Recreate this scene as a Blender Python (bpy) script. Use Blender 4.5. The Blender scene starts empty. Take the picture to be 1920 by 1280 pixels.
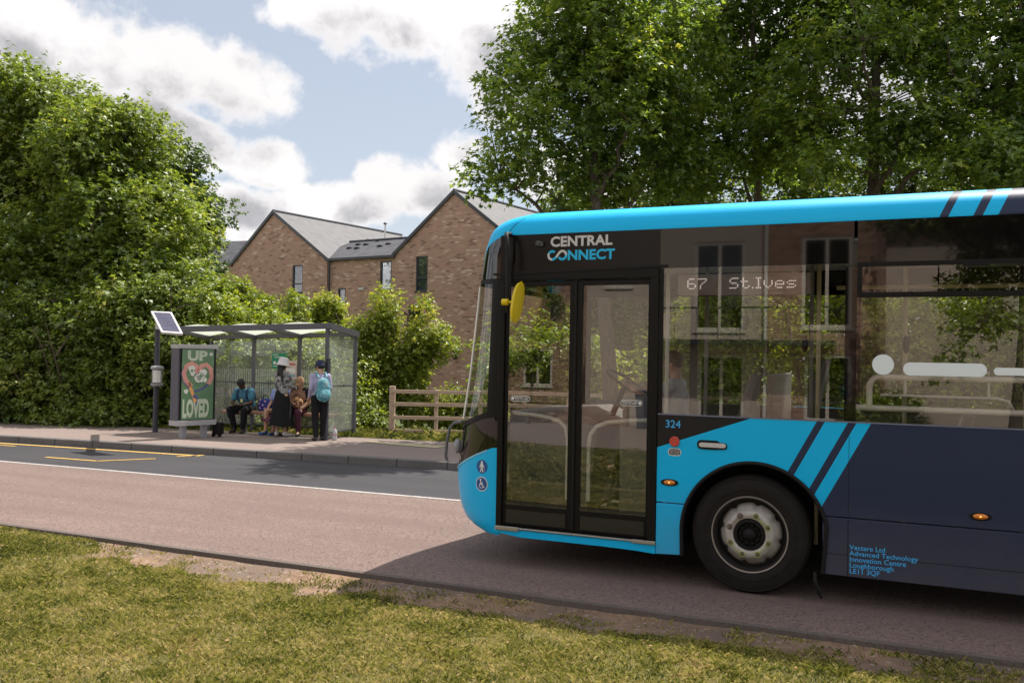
import bpy, math, random
import numpy as np
from mathutils import Vector, Matrix
R_ = math.radians
scene = bpy.context.scene
COL = scene.collection
rng = np.random.default_rng(11)

# ------------------------------------------------------------------ camera
CF = 1740.0; CA = R_(65.27); CP = R_(1.02); CR = R_(1.05); CH = 1.85
F0 = np.array([-math.cos(CA), math.sin(CA), 0]); R0 = np.array([math.sin(CA), math.cos(CA), 0]); Z0 = np.array([0, 0, 1.0])
FW = F0*math.cos(CP)+Z0*math.sin(CP); U0 = Z0*math.cos(CP)-F0*math.sin(CP)
RT = R0*math.cos(CR)+U0*math.sin(CR); UP = U0*math.cos(CR)-R0*math.sin(CR)
CC = np.array([0, 0, CH])
def ray(x, y): return FW+(x-960)/CF*RT-(y-640)/CF*UP
def at(x, y, D): return CC+ray(x, y)*D            # survey: point seen at (x, y), D metres deep
def on_plane(x, y, P, n): d = ray(x, y); t = float((P-CC)@n)/float(d@n); return CC+t*d

cam = bpy.data.cameras.new('camera'); co = bpy.data.objects.new('camera', cam); COL.objects.link(co)
cam.lens = CF/1920*36; cam.sensor_width = 36; cam.clip_start = .1; cam.clip_end = 3000
M = Matrix(((RT[0], UP[0], -FW[0]), (RT[1], UP[1], -FW[1]), (RT[2], UP[2], -FW[2]))).to_4x4()
M.translation = Vector(CC); co.matrix_world = M; scene.camera = co

# ------------------------------------------------------------------ object helpers
def tag(o, label=None, cat=None, group=None, kind=None):
    if label: o['label'] = label
    if cat: o['category'] = cat
    if group: o['group'] = group
    if kind: o['kind'] = kind
    return o
WLOC = {}
def empty(name, loc, rz=0, **k):
    o = bpy.data.objects.new(name, None); COL.objects.link(o)
    o.location = loc; o.rotation_euler = (0, 0, rz); o.empty_display_size = .1
    return tag(o, **k)
def link(name, me, parent=None, mats=(), smooth=None, bevel=0):
    o = bpy.data.objects.new(name, me); COL.objects.link(o)
    for m in (mats if isinstance(mats, (list, tuple)) else (mats,)): me.materials.append(m)
    if smooth:
        me.shade_smooth(); me.set_sharp_from_angle(angle=R_(smooth))
    if parent is not None: o.parent = parent
    if bevel:
        b = o.modifiers.new('bevel', 'BEVEL'); b.width = bevel; b.segments = 2; b.limit_method = 'ANGLE'; b.angle_limit = R_(40)
    return o
class MB:
    def __init__(s): s.v = []; s.f = []; s.m = []
    def add(s, vs, fs, mi=0):
        k = len(s.v); s.v += [tuple(map(float, p)) for p in vs]; s.f += [tuple(i+k for i in f) for f in fs]; s.m += [mi]*len(fs); return s
    def box(s, a, b, mi=0):
        (x0, y0, z0), (x1, y1, z1) = a, b
        return s.add([(x0,y0,z0),(x1,y0,z0),(x1,y1,z0),(x0,y1,z0),(x0,y0,z1),(x1,y0,z1),(x1,y1,z1),(x0,y1,z1)],
              [(0,3,2,1),(4,5,6,7),(0,1,5,4),(1,2,6,5),(2,3,7,6),(3,0,4,7)], mi)
    def bar(s, p, q, w, h, mi=0, up=(0,0,1)):
        p = np.array(p, float); q = np.array(q, float); d = q-p; d /= np.linalg.norm(d); u = np.array(up, float)
        if abs(d@u) > .98: u = np.array((1., 0, 0))
        a = np.cross(d, u); a /= np.linalg.norm(a); c = np.cross(a, d)
        vs = [P+a*sx*w/2+c*sz*h/2 for P in (p, q) for sx, sz in ((-1,-1),(1,-1),(1,1),(-1,1))]
        return s.add(vs, [(0,1,2,3),(7,6,5,4),(0,4,5,1),(1,5,6,2),(2,6,7,3),(3,7,4,0)], mi)
    def tube(s, pts, r, n=10, mi=0, cap=True):
        P = [np.array(p, float) for p in pts]; rr = r if hasattr(r, '__len__') else [r]*len(P)
        ref = None; vs = []
        for i, p in enumerate(P):
            d = P[min(i+1, len(P)-1)]-P[max(i-1, 0)]; d = d/(np.linalg.norm(d)+1e-12)
            if ref is None:
                ref = np.cross(d, (0, 0, 1)) if abs(d[2]) < .9 else np.cross(d, (1, 0, 0))
            ref = ref-d*(ref@d); ref = ref/(np.linalg.norm(ref)+1e-12); b = np.cross(d, ref)
            for k in range(n):
                t = 2*math.pi*k/n; vs.append(p+(ref*math.cos(t)+b*math.sin(t))*rr[i])
        fs = [(i*n+k, i*n+(k+1) % n, (i+1)*n+(k+1) % n, (i+1)*n+k) for i in range(len(P)-1) for k in range(n)]
        if cap: fs += [tuple(range(n))[::-1], tuple((len(P)-1)*n+k for k in range(n))]
        return s.add(vs, fs, mi)
    def lathe(s, prof, c, ax=(0,-1,0), n=48, mi=0):      # prof [(r, h)] along axis
        ax = np.array(ax, float); ax /= np.linalg.norm(ax); a = np.cross(ax, (0, 0, 1)) if abs(ax[2]) < .9 else np.array((1., 0, 0)); a /= np.linalg.norm(a); b = np.cross(ax, a); c = np.array(c, float)
        vs = [c+ax*h+(a*math.cos(2*math.pi*k/n)+b*math.sin(2*math.pi*k/n))*r for r, h in prof for k in range(n)]
        fs = [(i*n+k, i*n+(k+1) % n, (i+1)*n+(k+1) % n, (i+1)*n+k) for i in range(len(prof)-1) for k in range(n)]
        return s.add(vs, fs, mi)
    def prism(s, poly, d, f, mi=0):                     # poly 2D, f maps (a, b, depth) to xyz, d = (d0, d1)
        n = len(poly)
        s.add([f(a, b, d[0]) for a, b in poly]+[f(a, b, d[1]) for a, b in poly],
              [tuple(range(n)), tuple(range(2*n-1, n-1, -1))]+[(i, i+n, (i+1) % n+n, (i+1) % n) for i in range(n)], mi); return s
    def ell(s, c, r, n=12, m=8, mi=0, rot=None):
        vs = []
        for i in range(m+1):
            t = math.pi*i/m
            for k in range(n):
                u = 2*math.pi*k/n; v = np.array((math.sin(t)*math.cos(u)*r[0], math.sin(t)*math.sin(u)*r[1], math.cos(t)*r[2]))
                if rot is not None: v = rot@v
                vs.append(np.array(c)+v)
        fs = [(i*n+k, (i+1)*n+k, (i+1)*n+(k+1) % n, i*n+(k+1) % n) for i in range(m) for k in range(n)]
        return s.add(vs, fs, mi)
    def grid(s, P, mi=0, flip=False):                   # P[i][j] points
        a, b = len(P), len(P[0])
        fs = [(i*b+j, (i+1)*b+j, (i+1)*b+j+1, i*b+j+1) for i in range(a-1) for j in range(b-1)]
        if flip: fs = [f[::-1] for f in fs]
        return s.add([p for row in P for p in row], fs, mi)
    def build(s, name, mats, parent=None, smooth=None, bevel=0, origin=None):
        org = np.array(parent['org']) if parent is not None and 'org' in parent else (np.array(origin) if origin is not None else np.zeros(3))
        me = bpy.data.meshes.new(name); v = np.array(s.v)-org
        me.from_pydata(v.tolist(), [], s.f)
        me.polygons.foreach_set('material_index', s.m); me.validate(); me.update()
        o = link(name, me, parent, mats, smooth, bevel)
        if origin is not None and parent is None: o.location = tuple(org)
        return o
def root(name, org, **k):        # unrotated thing whose parts are given in world coordinates
    o = empty(name, tuple(map(float, org)), **k); o['org'] = [float(x) for x in org]; return o
def copy_tree(o, parent=None):
    c = o.copy(); COL.objects.link(c); c.parent = parent
    for ch in list(o.children): copy_tree(ch, c)
    return c

# ------------------------------------------------------------------ node helper
class NT:
    def __init__(s, tree): s.t = tree; s.n = tree.nodes; s.l = tree.links
    def node(s, typ, **k):
        n = s.n.new(typ)
        for a, b in k.items():
            if a == 'ins':
                for key, val in b.items(): s.set(n, key, val)
            else: setattr(n, a, b)
        return n
    def set(s, n, key, val):
        i = n.inputs[key]
        if isinstance(val, bpy.types.NodeSocket): s.l.new(val, i)
        elif isinstance(val, bpy.types.Node): s.l.new(val.outputs[0], i)
        else:
            if i.type == 'RGBA' and len(val) == 3: val = (*val, 1)
            i.default_value = val
    def math(s, op, a, b=None, c=None, clamp=False):
        n = s.n.new('ShaderNodeMath'); n.operation = op; n.use_clamp = clamp
        for i, v in enumerate((a, b, c)):
            if v is not None: s.set(n, i, v)
        return n.outputs[0]
    def mix(s, f, a, b, blend='MIX'):
        n = s.n.new('ShaderNodeMix'); n.data_type = 'RGBA'; n.blend_type = blend
        s.set(n, 0, f); s.set(n, 6, a); s.set(n, 7, b); return n.outputs[2]
    def ramp(s, f, stops, interp='LINEAR'):
        n = s.n.new('ShaderNodeValToRGB'); n.color_ramp.interpolation = interp; e = n.color_ramp.elements
        while len(e) < len(stops): e.new(.5)
        for k, (p, c) in enumerate(stops): e[k].position = p; e[k].color = (*c, 1) if len(c) == 3 else c
        s.set(n, 0, f); return n.outputs[0]
    def noise(s, vec, scale, detail=3, rough=.55, out=0, dist=0):
        n = s.n.new('ShaderNodeTexNoise'); s.set(n, 'Scale', scale); s.set(n, 'Detail', detail); s.set(n, 'Roughness', rough); s.set(n, 'Distortion', dist)
        if vec is not None: s.set(n, 'Vector', vec)
        return n.outputs[out]
    def sep(s, v): n = s.n.new('ShaderNodeSeparateXYZ'); s.set(n, 0, v); return n.outputs
    def comb(s, x, y, z): n = s.n.new('ShaderNodeCombineXYZ'); s.set(n, 0, x); s.set(n, 1, y); s.set(n, 2, z); return n.outputs[0]
    def obj(s): return s.n.new('ShaderNodeTexCoord').outputs['Object']
    def pos(s): return s.n.new('ShaderNodeNewGeometry').outputs['Position']
    def bump(s, h, strength=.3, dist=.01):
        n = s.n.new('ShaderNodeBump'); s.set(n, 'Height', h); s.set(n, 'Strength', strength); s.set(n, 'Distance', dist); return n.outputs[0]
def newmat(name):
    m = bpy.data.materials.new(name); m.use_nodes = True; m.node_tree.nodes.clear(); nt = NT(m.node_tree)
    out = nt.node('ShaderNodeOutputMaterial'); return m, nt, out
def pbsdf(nt, out, **k):
    b = nt.node('ShaderNodeBsdfPrincipled')
    for key, v in k.items(): nt.set(b, key.replace('_', ' '), v)
    if out is not None: nt.l.new(b.outputs[0], out.inputs[0])
    return b
_mc = {}
def pm(name, col, rough=.55, metal=0, var=.12, scale=6, bump=0, bscale=40, coat=0, spec=.5):
    if name in _mc: return _mc[name]
    m, nt, out = newmat(name); tc = nt.obj()
    c = np.array(col); f = nt.noise(tc, scale, 4)
    cc = nt.mix(f, tuple(np.clip(c*(1-var), 0, 1)), tuple(np.clip(c*(1+var), 0, 1)))
    rn = nt.math('ADD', nt.math('MULTIPLY', nt.noise(tc, scale*3, 3), .16*rough), rough*.92)
    b = pbsdf(nt, out, Base_Color=cc, Roughness=rn, Metallic=metal, Coat_Weight=coat, Specular_IOR_Level=spec, Coat_Roughness=.05)
    if bump: nt.set(b, 'Normal', nt.bump(nt.noise(tc, bscale, 3), bump, .01))
    _mc[name] = m; return m
def emat(name, col, s):
    m, nt, out = newmat(name); e = nt.node('ShaderNodeEmission', ins={'Color': col, 'Strength': s}); nt.l.new(e.outputs[0], out.inputs[0]); return m
def glass(name, tint=(.75, .8, .78), base=.08, k=1.0, rough=0.0):
    tint = tuple(v**.5 for v in tint)     # a pane is two faces
    m, nt, out = newmat(name)
    fr = nt.node('ShaderNodeFresnel', ins={'IOR': 1.5})
    fac = nt.math('ADD', nt.math('MULTIPLY', fr.outputs[0], k), base, clamp=True)
    tr = nt.node('ShaderNodeBsdfTransparent', ins={'Color': tint}); gl = nt.node('ShaderNodeBsdfGlossy', ins={'Color': (1, 1, 1), 'Roughness': rough})
    mx = nt.node('ShaderNodeMixShader'); nt.set(mx, 0, fac); nt.l.new(tr.outputs[0], mx.inputs[1]); nt.l.new(gl.outputs[0], mx.inputs[2]); nt.l.new(mx.outputs[0], out.inputs[0])
    return m
def arc(c, r, a0, a1, n=12): return [(c[0]+r*math.cos(R_(a0+(a1-a0)*i/n)), c[1]+r*math.sin(R_(a0+(a1-a0)*i/n))) for i in range(n+1)]
def rrect(x0, z0, x1, z1, r, n=5):
    return arc((x1-r, z0+r), r, -90, 0, n)+arc((x1-r, z1-r), r, 0, 90, n)+arc((x0+r, z1-r), r, 90, 180, n)+arc((x0+r, z0+r), r, 180, 270, n)
def text_mesh(txt, size, mapf, name, mat, parent, bold=0, extrude=0.0, space=1.0, align='LEFT', lsp=1.0):
    cu = bpy.data.curves.new('t', 'FONT'); cu.body = txt; cu.size = size; cu.offset = bold; cu.space_character = space; cu.align_x = align; cu.space_line = lsp
    cu.resolution_u = 3
    o = bpy.data.objects.new('t', cu); COL.objects.link(o); bpy.context.view_layer.update()
    me0 = bpy.data.meshes.new_from_object(o.evaluated_get(bpy.context.evaluated_depsgraph_get()))
    mb = MB(); mb.add([mapf(v.co.x, v.co.y) for v in me0.vertices], [tuple(p.vertices) for p in me0.polygons])
    bpy.data.objects.remove(o); bpy.data.curves.remove(cu); bpy.data.meshes.remove(me0)
    return mb.build(name, mat, parent)
# ------------------------------------------------------------------ bus materials
YN, YF = 7.54, 9.96; XR = 5.3
BUS = root('single_decker_bus', (-3.6, 8.75, 0), label='cyan and navy single-decker bus with black glazing driving in the near lane', cat='bus')
BX, BY, BZ = BUS['org']
LB, NV = (0.0, .47, .86), (.019, .029, .068)
def livery(name, slope, zref, spans, start, tri=False):
    m, nt, out = newmat(name); x, y, z = nt.sep(nt.obj())
    xw = nt.math('ADD', x, BX); u = nt.math('SUBTRACT', xw, nt.math('MULTIPLY', nt.math('SUBTRACT', z, zref), slope))
    near = nt.math('GREATER_THAN', u, start)
    for a, b in spans:
        near = nt.math('MAXIMUM', near, nt.math('MULTIPLY', nt.math('GREATER_THAN', u, a), nt.math('LESS_THAN', u, b)))
    dirt = nt.math('ADD', nt.math('MULTIPLY', nt.noise(nt.obj(), 3.5, 6, .7), .7), nt.math('MULTIPLY', nt.noise(nt.obj(), 160, 2), .3)); dz = nt.math('MULTIPLY', nt.math('SUBTRACT', .85, z, clamp=True), .9)
    c = nt.mix(near, LB, NV)
    if tri:
        t = nt.math('GREATER_THAN', nt.math('SUBTRACT', z, nt.math('MULTIPLY', nt.math('ADD', xw, 2.112), .3555)), 1.136)
        c = nt.mix(t, c, (.012, .011, .011))
    c = nt.mix(nt.math('MULTIPLY', dirt, nt.math('ADD', dz, .012)), c, (.14, .12, .11))
    pbsdf(nt, out, Base_Color=c, Roughness=nt.math('ADD', nt.math('MULTIPLY', dirt, .12), .40), Specular_IOR_Level=.25, Coat_Weight=.06, Coat_Roughness=.06, Normal=nt.bump(nt.noise(nt.obj(), 1.7, 2), .25, .02))
    return m
M_side = livery('side_livery', .533, 1.405, [(-.856, -.796), (-.629, -.566)], -.464, True)
M_roof = livery('roof_livery', .45, 2.97, [(.0, .06), (.225, .288)], .388)
M_blue = pm('bus_blue_paint', LB, .32, var=.05, scale=2, coat=.12, spec=.35)
M_blk = pm('bus_black_trim', (.007, .006, .0055), .42, var=.2, scale=4, spec=.2)
M_rub = pm('black_rubber', (.008, .007, .007), .6, var=.25, spec=.25)
M_cast = pm('under_dark', (.01, .01, .01), .85)
def blackgloss():
    m, nt, out = newmat('black_glazing')
    pbsdf(nt, out, Base_Color=(.006, .005, .005), Roughness=.03, Specular_IOR_Level=.55, IOR=1.5, Coat_Weight=.25, Coat_Roughness=.02); return m
M_bg = blackgloss()
M_gl = glass('bus_tinted_glass', (.90, .88, .84), .045, .75)
M_dg = glass('bus_door_glass', (.84, .84, .81), .045, .85)
M_fg = glass('bus_far_glass', (.86, .88, .84), .0, .3)
M_alu = pm('aluminium', (.5, .48, .46), .35, metal=.9)
M_white = pm('white_enamel_rail', (.86, .84, .80), .3, coat=.3)
M_cream = pm('cream_pole', (.50, .44, .28), .35, coat=.2)
M_int = pm('bus_interior_panel', (.075, .07, .065), .6)
M_intw = pm('bus_interior_pale', (.26, .25, .23), .5)
M_fl = pm('bus_floor', (.025, .025, .028), .8)
# nose / roof shape
PZ = [.25, .287, .33, .45, .55, .7, .84, .95, 1.3, 1.6, 2.1, 2.4, 2.59, 2.745, 2.85, 2.94, 3.0, 3.06, 3.10, 3.13, 3.165, 3.19, 3.205]
PX = [-3.85, -3.93, -4.04, -4.12, -4.15, -4.172, -4.175, -4.165, -4.105, -4.05, -3.99, -3.955, -3.94, -3.915, -3.89, -3.86, -3.84, -3.79, -3.74, -3.68, -3.58, -3.45, -3.25]
IZ = [.25, .3, .4, 2.9, 2.97, 3.03, 3.08, 3.12, 3.165, 3.19, 3.205]
IY = [.03, .012, 0, 0, .003, .016, .04, .08, .18, .34, .6]
def S(t, z, off=0.0):
    xf = float(np.interp(z, PZ, PX)); iy = float(np.interp(z, IZ, IY)); xs = max(-3.6, xf+.3); yn = YN+iy; yf = YF-iy; ry = .42
    if t <= 0: p = (xs+(-t)*(XR-xs), yn); n = (0, -1)
    elif t >= 3: p = (xs+(t-3)*(XR-xs), yf); n = (0, 1)
    elif t < 1:
        a = t*math.pi/2; p = (xs-(xs-xf)*math.sin(a), yn+ry*(1-math.cos(a))); n = (-math.sin(a), -math.cos(a))
    elif t <= 2:
        s = t-1; p = (xf-.05*math.sin(math.pi*s), yn+ry+(yf-yn-2*ry)*s); n = (-1, 0)
    else:
        a = (3-t)*math.pi/2; p = (xs-(xs-xf)*math.sin(a), yf-ry*(1-math.cos(a))); n = (-math.sin(a), math.cos(a))
    return (p[0]+n[0]*off, p[1]+n[1]*off, z)
def loft(name, t0, t1, zlo, zhi, mat, parent=BUS, off=0.0, nt_=64, nz=10, thick=0, smooth=50):
    ts = np.linspace(t0, t1, nt_)
    def zz(t): return zlo(t), zhi(t)
    mb = MB(); P = []
    for t in ts:
        a, b = zz(t); P.append([S(t, a+(b-a)*k/(nz-1), off) for k in range(nz)])
    mb.grid(P)
    if thick:
        Q = []
        for t in ts:
            a, b = zz(t); Q.append([S(t, a+(b-a)*k/(nz-1), off-thick) for k in range(nz)])
        mb.grid(Q, flip=True)
    return mb.build(name, mat, parent, smooth=smooth)
def sym(f): return lambda t: f(t if t <= 1.5 else 3-t)
zblue = sym(lambda t: float(np.interp(t*90, [0, 15, 35, 50, 58, 66, 90, 96, 104, 200], [2.95, 2.925, 2.87, 2.76, 2.64, 2.565, 2.565, 2.6, 2.90, 2.90])))
zbump = sym(lambda t: float(np.interp(t*90, [0, 5, 24, 45, 65, 90, 140], [1.04, 1.04, .965, .88, .81, .76, .74])))
zscr = sym(lambda t: float(np.interp(t*90, [0, 20, 45, 68, 90, 140], [1.37, 1.34, 1.27, 1.215, 1.18, 1.15])))
K = lambda v: (lambda t: v)
# roof: band round the whole bus + top
mb = MB(); P = []
ts = list(np.linspace(-1, 0, 12))+list(np.linspace(0, 3, 110))[1:]+list(np.linspace(3, 4, 12))[1:]
for t in ts:
    a = 2.95 if (t <= 0 or t >= 3) else zblue(t); zs = [a+(2.99-a)*k/4 for k in range(5)]+[3.02, 3.05, 3.08, 3.10, 3.12, 3.14, 3.165, 3.19, 3.205]
    P.append([S(t, z) for z in zs])
mb.grid(P); top = [p[-1] for p in P]; mb.add(top, [tuple(range(len(top)))])
mb.build('roof', M_roof, BUS, smooth=50)
loft('roof_seam', .0, .0, K(2.95), K(3.2), M_blk, off=.001, nt_=2)
mb = MB(); mb.grid([[S(-.004, z, .0012) for z in np.linspace(2.95, 3.2, 14)], [S(-.0032, z, .0012) for z in np.linspace(2.95, 3.2, 14)]]); bpy.data.objects.remove(bpy.data.objects['roof_seam']); mb.build('roof_seam', M_blk, BUS)
# front parts
loft('bumper', 0, 3, K(.26), zbump, M_blue, nt_=90, nz=14, thick=.03)
loft('bumper_lip', 0.12, 2.88, lambda t: zbump(t)-.012, lambda t: zbump(t)+.004, pm('bus_pale_blue_edge', (.25, .55, .75), .3), off=.006, nt_=80, nz=3)
loft('lower_nose_panel', 0, 3, lambda t: zbump(t)+.002, lambda t: zscr(t)-.05, M_bg, off=-.004, nt_=90, nz=6, thick=.02)
loft('windscreen_frame', 0, 3, lambda t: zscr(t)-.05, lambda t: zscr(t), M_blk, off=.004, nt_=90, nz=3, thick=.02)
M_ws = glass('windscreen_glass', (.66, .70, .64), .015, .06)
loft('windscreen', .15, 2.85, zscr, K(2.52), M_ws, nt_=80, nz=10)
loft('windscreen_pillar', 0, .15, zscr, K(2.565), M_blk, off=.003, nt_=12, nz=8, thick=.03)
loft('windscreen_pillar', 2.85, 3, zscr, K(2.565), M_blk, off=.003, nt_=12, nz=8, thick=.03)
loft('windscreen_header', .15, 2.85, K(2.52), K(2.565), M_blk, off=.004, nt_=60, nz=3, thick=.03)
loft('destination_panel', 0, 3, K(2.565), lambda t: zblue(t)-.001, M_bg, off=-.002, nt_=90, nz=8, thick=.02)
mb = MB(); mb.tube([S(t, z, .01) for z, t in ((2.51, .74), (2.3, .74), (2.0, .745), (1.7, .75), (1.45, .755), (1.27, .76))], .011, 8); mb.build('windscreen_seal', M_white, BUS, smooth=60)
mb = MB(); mb.tube([S(.74, 2.5, .014), S(.80, 1.9, .014), S(.86, 1.3, .014)], .008, 6); mb.build('windscreen_trim', M_rub, BUS)
# near side, from the front: header with name, door, window band, lower panels
def side(a, b, d): return (a, YN-d, b)
mb = MB(); mb.prism([(-3.6, 2.60), (-2.125, 2.635), (-2.125, 2.95), (-3.6, 2.95)], (0, -.03), side); mb.build('name_panel', pm('name_panel_black', (.008, .0062, .0056), .22, coat=.05, var=.05, spec=.28), BUS)
mb = MB(); mb.bar((-3.66, YN-.010, 2.60), (-2.06, YN-.010, 2.64), .02, .018); mb.build('gutter', M_rub, BUS)
# door surround
mb = MB()
for x0, x1, z0, z1 in ((-3.6, -3.545, .35, 2.545), (-2.195, -2.13, .35, 2.545), (-3.6, -2.13, 2.545, 2.63)): mb.box((x0, YN-.012, z0), (x1, YN+.06, z1))
mb.build('door_frame', M_blk, BUS, bevel=.006)
def door(x0, x1, mir):
    mb = MB(); y0, y1 = YN+.012, YN+.045; w = .052
    xa, xb = (x0+.028, x1-w) if mir < 0 else (x0+w, x1-.028)
    for a, b, c, d in ((x0, xa, .37, 2.535), (xb, x1, .37, 2.535), (xa, xb, 2.49, 2.535), (xa, xb, .37, .545)): mb.box((a, y0, c), (b, y1, d))
    f = mb.build('door', M_blk, BUS, bevel=.005); f['org'] = BUS['org']
    mb = MB(); mb.box((xa, y0+.012, .545), (xb, y0+.018, 2.49)); mb.build('pane', M_dg, f)
    mb = MB(); mb.box((xa-.005, y0-.004, .555), (xb+.005, y0, .575)); mb.box((xa+.01, y0-.003, .385), (xb-.01, y0, .50)); mb.build('kick_plate', pm('kick_plate_black', (.02, .018, .018), .3), f)
    # handrail
    if mir < 0: pts = [(x0+.05, 1.355), (x0+.25, 1.345), (x0+.42, 1.325), (x0+.50, 1.30), (x0+.56, 1.25), (x0+.585, 1.15), (x0+.585, .62)]
    else: pts = [(x1-.04, 1.345), (x1-.2, 1.335), (x1-.4, 1.31), (x1-.50, 1.27), (x1-.555, 1.20), (x1-.57, 1.10), (x1-.57, .62)]
    mb = MB(); mb.tube([(a, y1+.055, b) for a, b in pts], .019, 12); mb.build('handrail', M_white, f, smooth=60)
    cx = x0+.155 if mir < 0 else x1-.165; zc = 1.49
    mb = MB(); mb.prism(rrect(cx-.095, zc-.025, cx+.095, zc+.025, .0249), (.0005, .0015), lambda a, b, d: (a, y0+.011-d, b)); st = mb.build('sticker', M_bg, f); st['org'] = BUS['org']
    o1 = rrect(cx-.095, zc-.025, cx+.095, zc+.025, .0249); o2 = rrect(cx-.091, zc-.021, cx+.091, zc+.021, .0209); n = len(o1)
    mb = MB(); mb.add([(a, y0+.0085, b) for a, b in o1+o2], [(i, (i+1) % n, (i+1) % n+n, i+n) for i in range(n)]); mb.build('sticker_rim', M_stk, st)
    dx = -.073 if mir < 0 else .073
    mb = MB(); mb.add([(cx+dx+.014*math.cos(k*.5236), y0+.008, zc+.014*math.sin(k*.5236)) for k in range(12)], [tuple(range(12))]); mb.build('sticker_dot', M_stk, st)
    text_mesh('EMERGENCY EXIT\nPUSH TO OPEN', .0185, lambda a, b: (cx-dx*.18+a, y0+.008, zc+.004+b), 'sticker_text', M_stk, st, bold=.0004, align='CENTER', lsp=.9)
M_stk = pm('white_sticker', (.75, .74, .72), .5, var=.03)
door(-3.545, -2.878, -1); door(-2.862, -2.195, 1)
mb = MB(); mb.tube([(-2.87, YN+.006, .37), (-2.87, YN+.006, 2.54)], .012, 8); mb.build('door_seal', M_rub, BUS)
# threshold
mb = MB(); mb.box((-3.6, YN-.022, .315), (-3.37, YN+.02, .352)); mb.box((-2.33, YN-.022, .322), (-2.125, YN+.02, .352)); mb.box((-3.37, YN-.018, .332), (-2.33, YN+.02, .347)); mb.build('step_edge', M_alu, BUS, bevel=.004)
mb = MB(); mb.prism([(-3.62, .29), (-3.35, .262), (-2.6, .262), (-2.3, .256), (-2.13, .245), (-2.13, .33), (-3.62, .325)], (0, -.03), side); mb.build('sill', M_blue, BUS, bevel=.004)
# lower body with wheel arch
WX, WZ, WR = -1.335, .475, .575
RX = 3.55
def archpts(cx): return arc((cx, WZ), WR, 180, 15, 26)
up = [(-2.125, .683)]+[(x, z) for x, z in arc((WX, WZ), WR, 158.8, 21.2, 24)]+[(RX-.54, .683)]+[(x, z) for x, z in arc((RX, WZ), WR, 158.8, 21.2, 24)]+[(XR, .683), (XR, 1.405), (-2.125, 1.405)]
mb = MB(); mb.prism(up, (.0, -.03), side); mb.build('side_panel', M_side, BUS)
lo = [[(-2.125, .25), (WX-.565, .262), (WX-.575, .5)]+[p for p in arc((WX, WZ), WR, 176, 160, 4)]+[(-2.125, .672)],
      [(WX+.54, .235), (RX-.565, .235), (RX-.575, .5)]+arc((RX, WZ), WR, 176, 160, 4)+[(WX+.535, .672), (WX+.528, .6)],
      [(RX+.565, .235), (XR, .235), (XR, .672), (RX+.54, .672), (RX+.57, .55)]]
for q in lo:
    mb = MB(); mb.prism(q, (.005, -.03), side); mb.build('skirt_panel', M_side, BUS, bevel=.004)
for cx in (WX, RX):
    mb = MB(); mb.tube([(x, YN-.008, z) for x, z in [(cx-.568, .258)]+arc((cx, WZ), .574, 180, 12, 40)+[(cx+.535, .235)]], .016, 8); mb.build('wheel_arch_trim', M_rub, BUS, smooth=60)
    mb = MB(); wl = [(cx-.6, .30)]+arc((cx, WZ), .60, 180, 0, 24)+[(cx+.6, .30)]; mb.grid([[(a, YN+.025, b), (a, YN+.49, b)] for a, b in wl]); mb.add([(a, YN+.49, b) for a, b in wl], [tuple(range(len(wl)))]); mb.build('wheel_well', M_cast, BUS, smooth=60)
mb = MB(); mb.box((-.622, YN-.0065, .24), (-.617, YN, .668)); mb.box((-.6215, YN-.0012, .686), (-.6185, YN+.001, 1.30)); mb.box((-.84, YN-.0065, .395), (5.2, YN-.0045, .399)); mb.build('panel_joint', M_rub, BUS)
mb = MB(); mb.box((-2.125, YN-.004, 1.403), (XR, YN+.004, 1.413)); mb.build('window_rail', pm('waist_rail', (.16, .17, .24), .35), BUS)
mb = MB(); mb.tube([(-.86, YN+.02, .24), (-.855, YN-.0, .17), (-.83, YN+.0, .10), (-.81, YN+.02, .04)], [.012, .016, .014, .01], 6); mb.build('mud_flap', M_rub, BUS)
# windows
WB, WT = 1.415, 2.948
def win(x0, x1, z0, z1, name='window', mat=None, d=.0):
    mb = MB(); mb.box((x0, YN+.003-d, z0), (x1, YN+.008-d, z1)); return mb.build(name, mat or M_gl, BUS)
win(-2.125, -.66, WB, 2.62)
win(-2.125, -.60, 2.622, WT, 'glazing_header', M_bg)
mb = MB(); mb.box((-.66, YN+.001, WB), (-.575, YN+.03, 2.6)); mb.build('window_pillar', M_bg, BUS)
mb = MB(); mb.box((-2.125, YN+.001, WB), (-2.09, YN+.02, 2.62)); mb.build('window_pillar', M_blk, BUS)
xs_ = [-.575, 1.05, 2.7, 4.2, XR]
for i in range(4):
    x0, x1 = xs_[i], xs_[i+1]
    win(x0, x1-.05, WB, 2.36)
    win(x0, x1-.05, 2.622, WT, 'glazing_header', M_bg)
    f = MB()
    for a in ((x0, 2.36, x1-.05, 2.40), (x0, 2.595, x1-.05, 2.63), (x0, 2.40, x0+.035, 2.595), (x1-.085, 2.40, x1-.05, 2.595)): f.box((a[0], YN-.006, a[1]), (a[2], YN+.03, a[3]))
    f.box((x0+.72, YN-.012, 2.585), (x0+.90, YN-.002, 2.60))
    f = f.build('hopper_frame', M_blk, BUS, bevel=.003); f['org'] = BUS['org']
    mb = MB(); mb.box((x0+.035, YN+.008, 2.40), (x0+.56, YN+.013, 2.595)); mb.box((x0+.57, YN+.002, 2.40), (x1-.085, YN+.006, 2.595)); mb.build('hopper_pane', M_gl, f)
    if i: mb = MB(); mb.box((x0-.05, YN+.001, WB), (x0, YN+.03, WT)); mb.build('window_pillar', M_bg, BUS)
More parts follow.
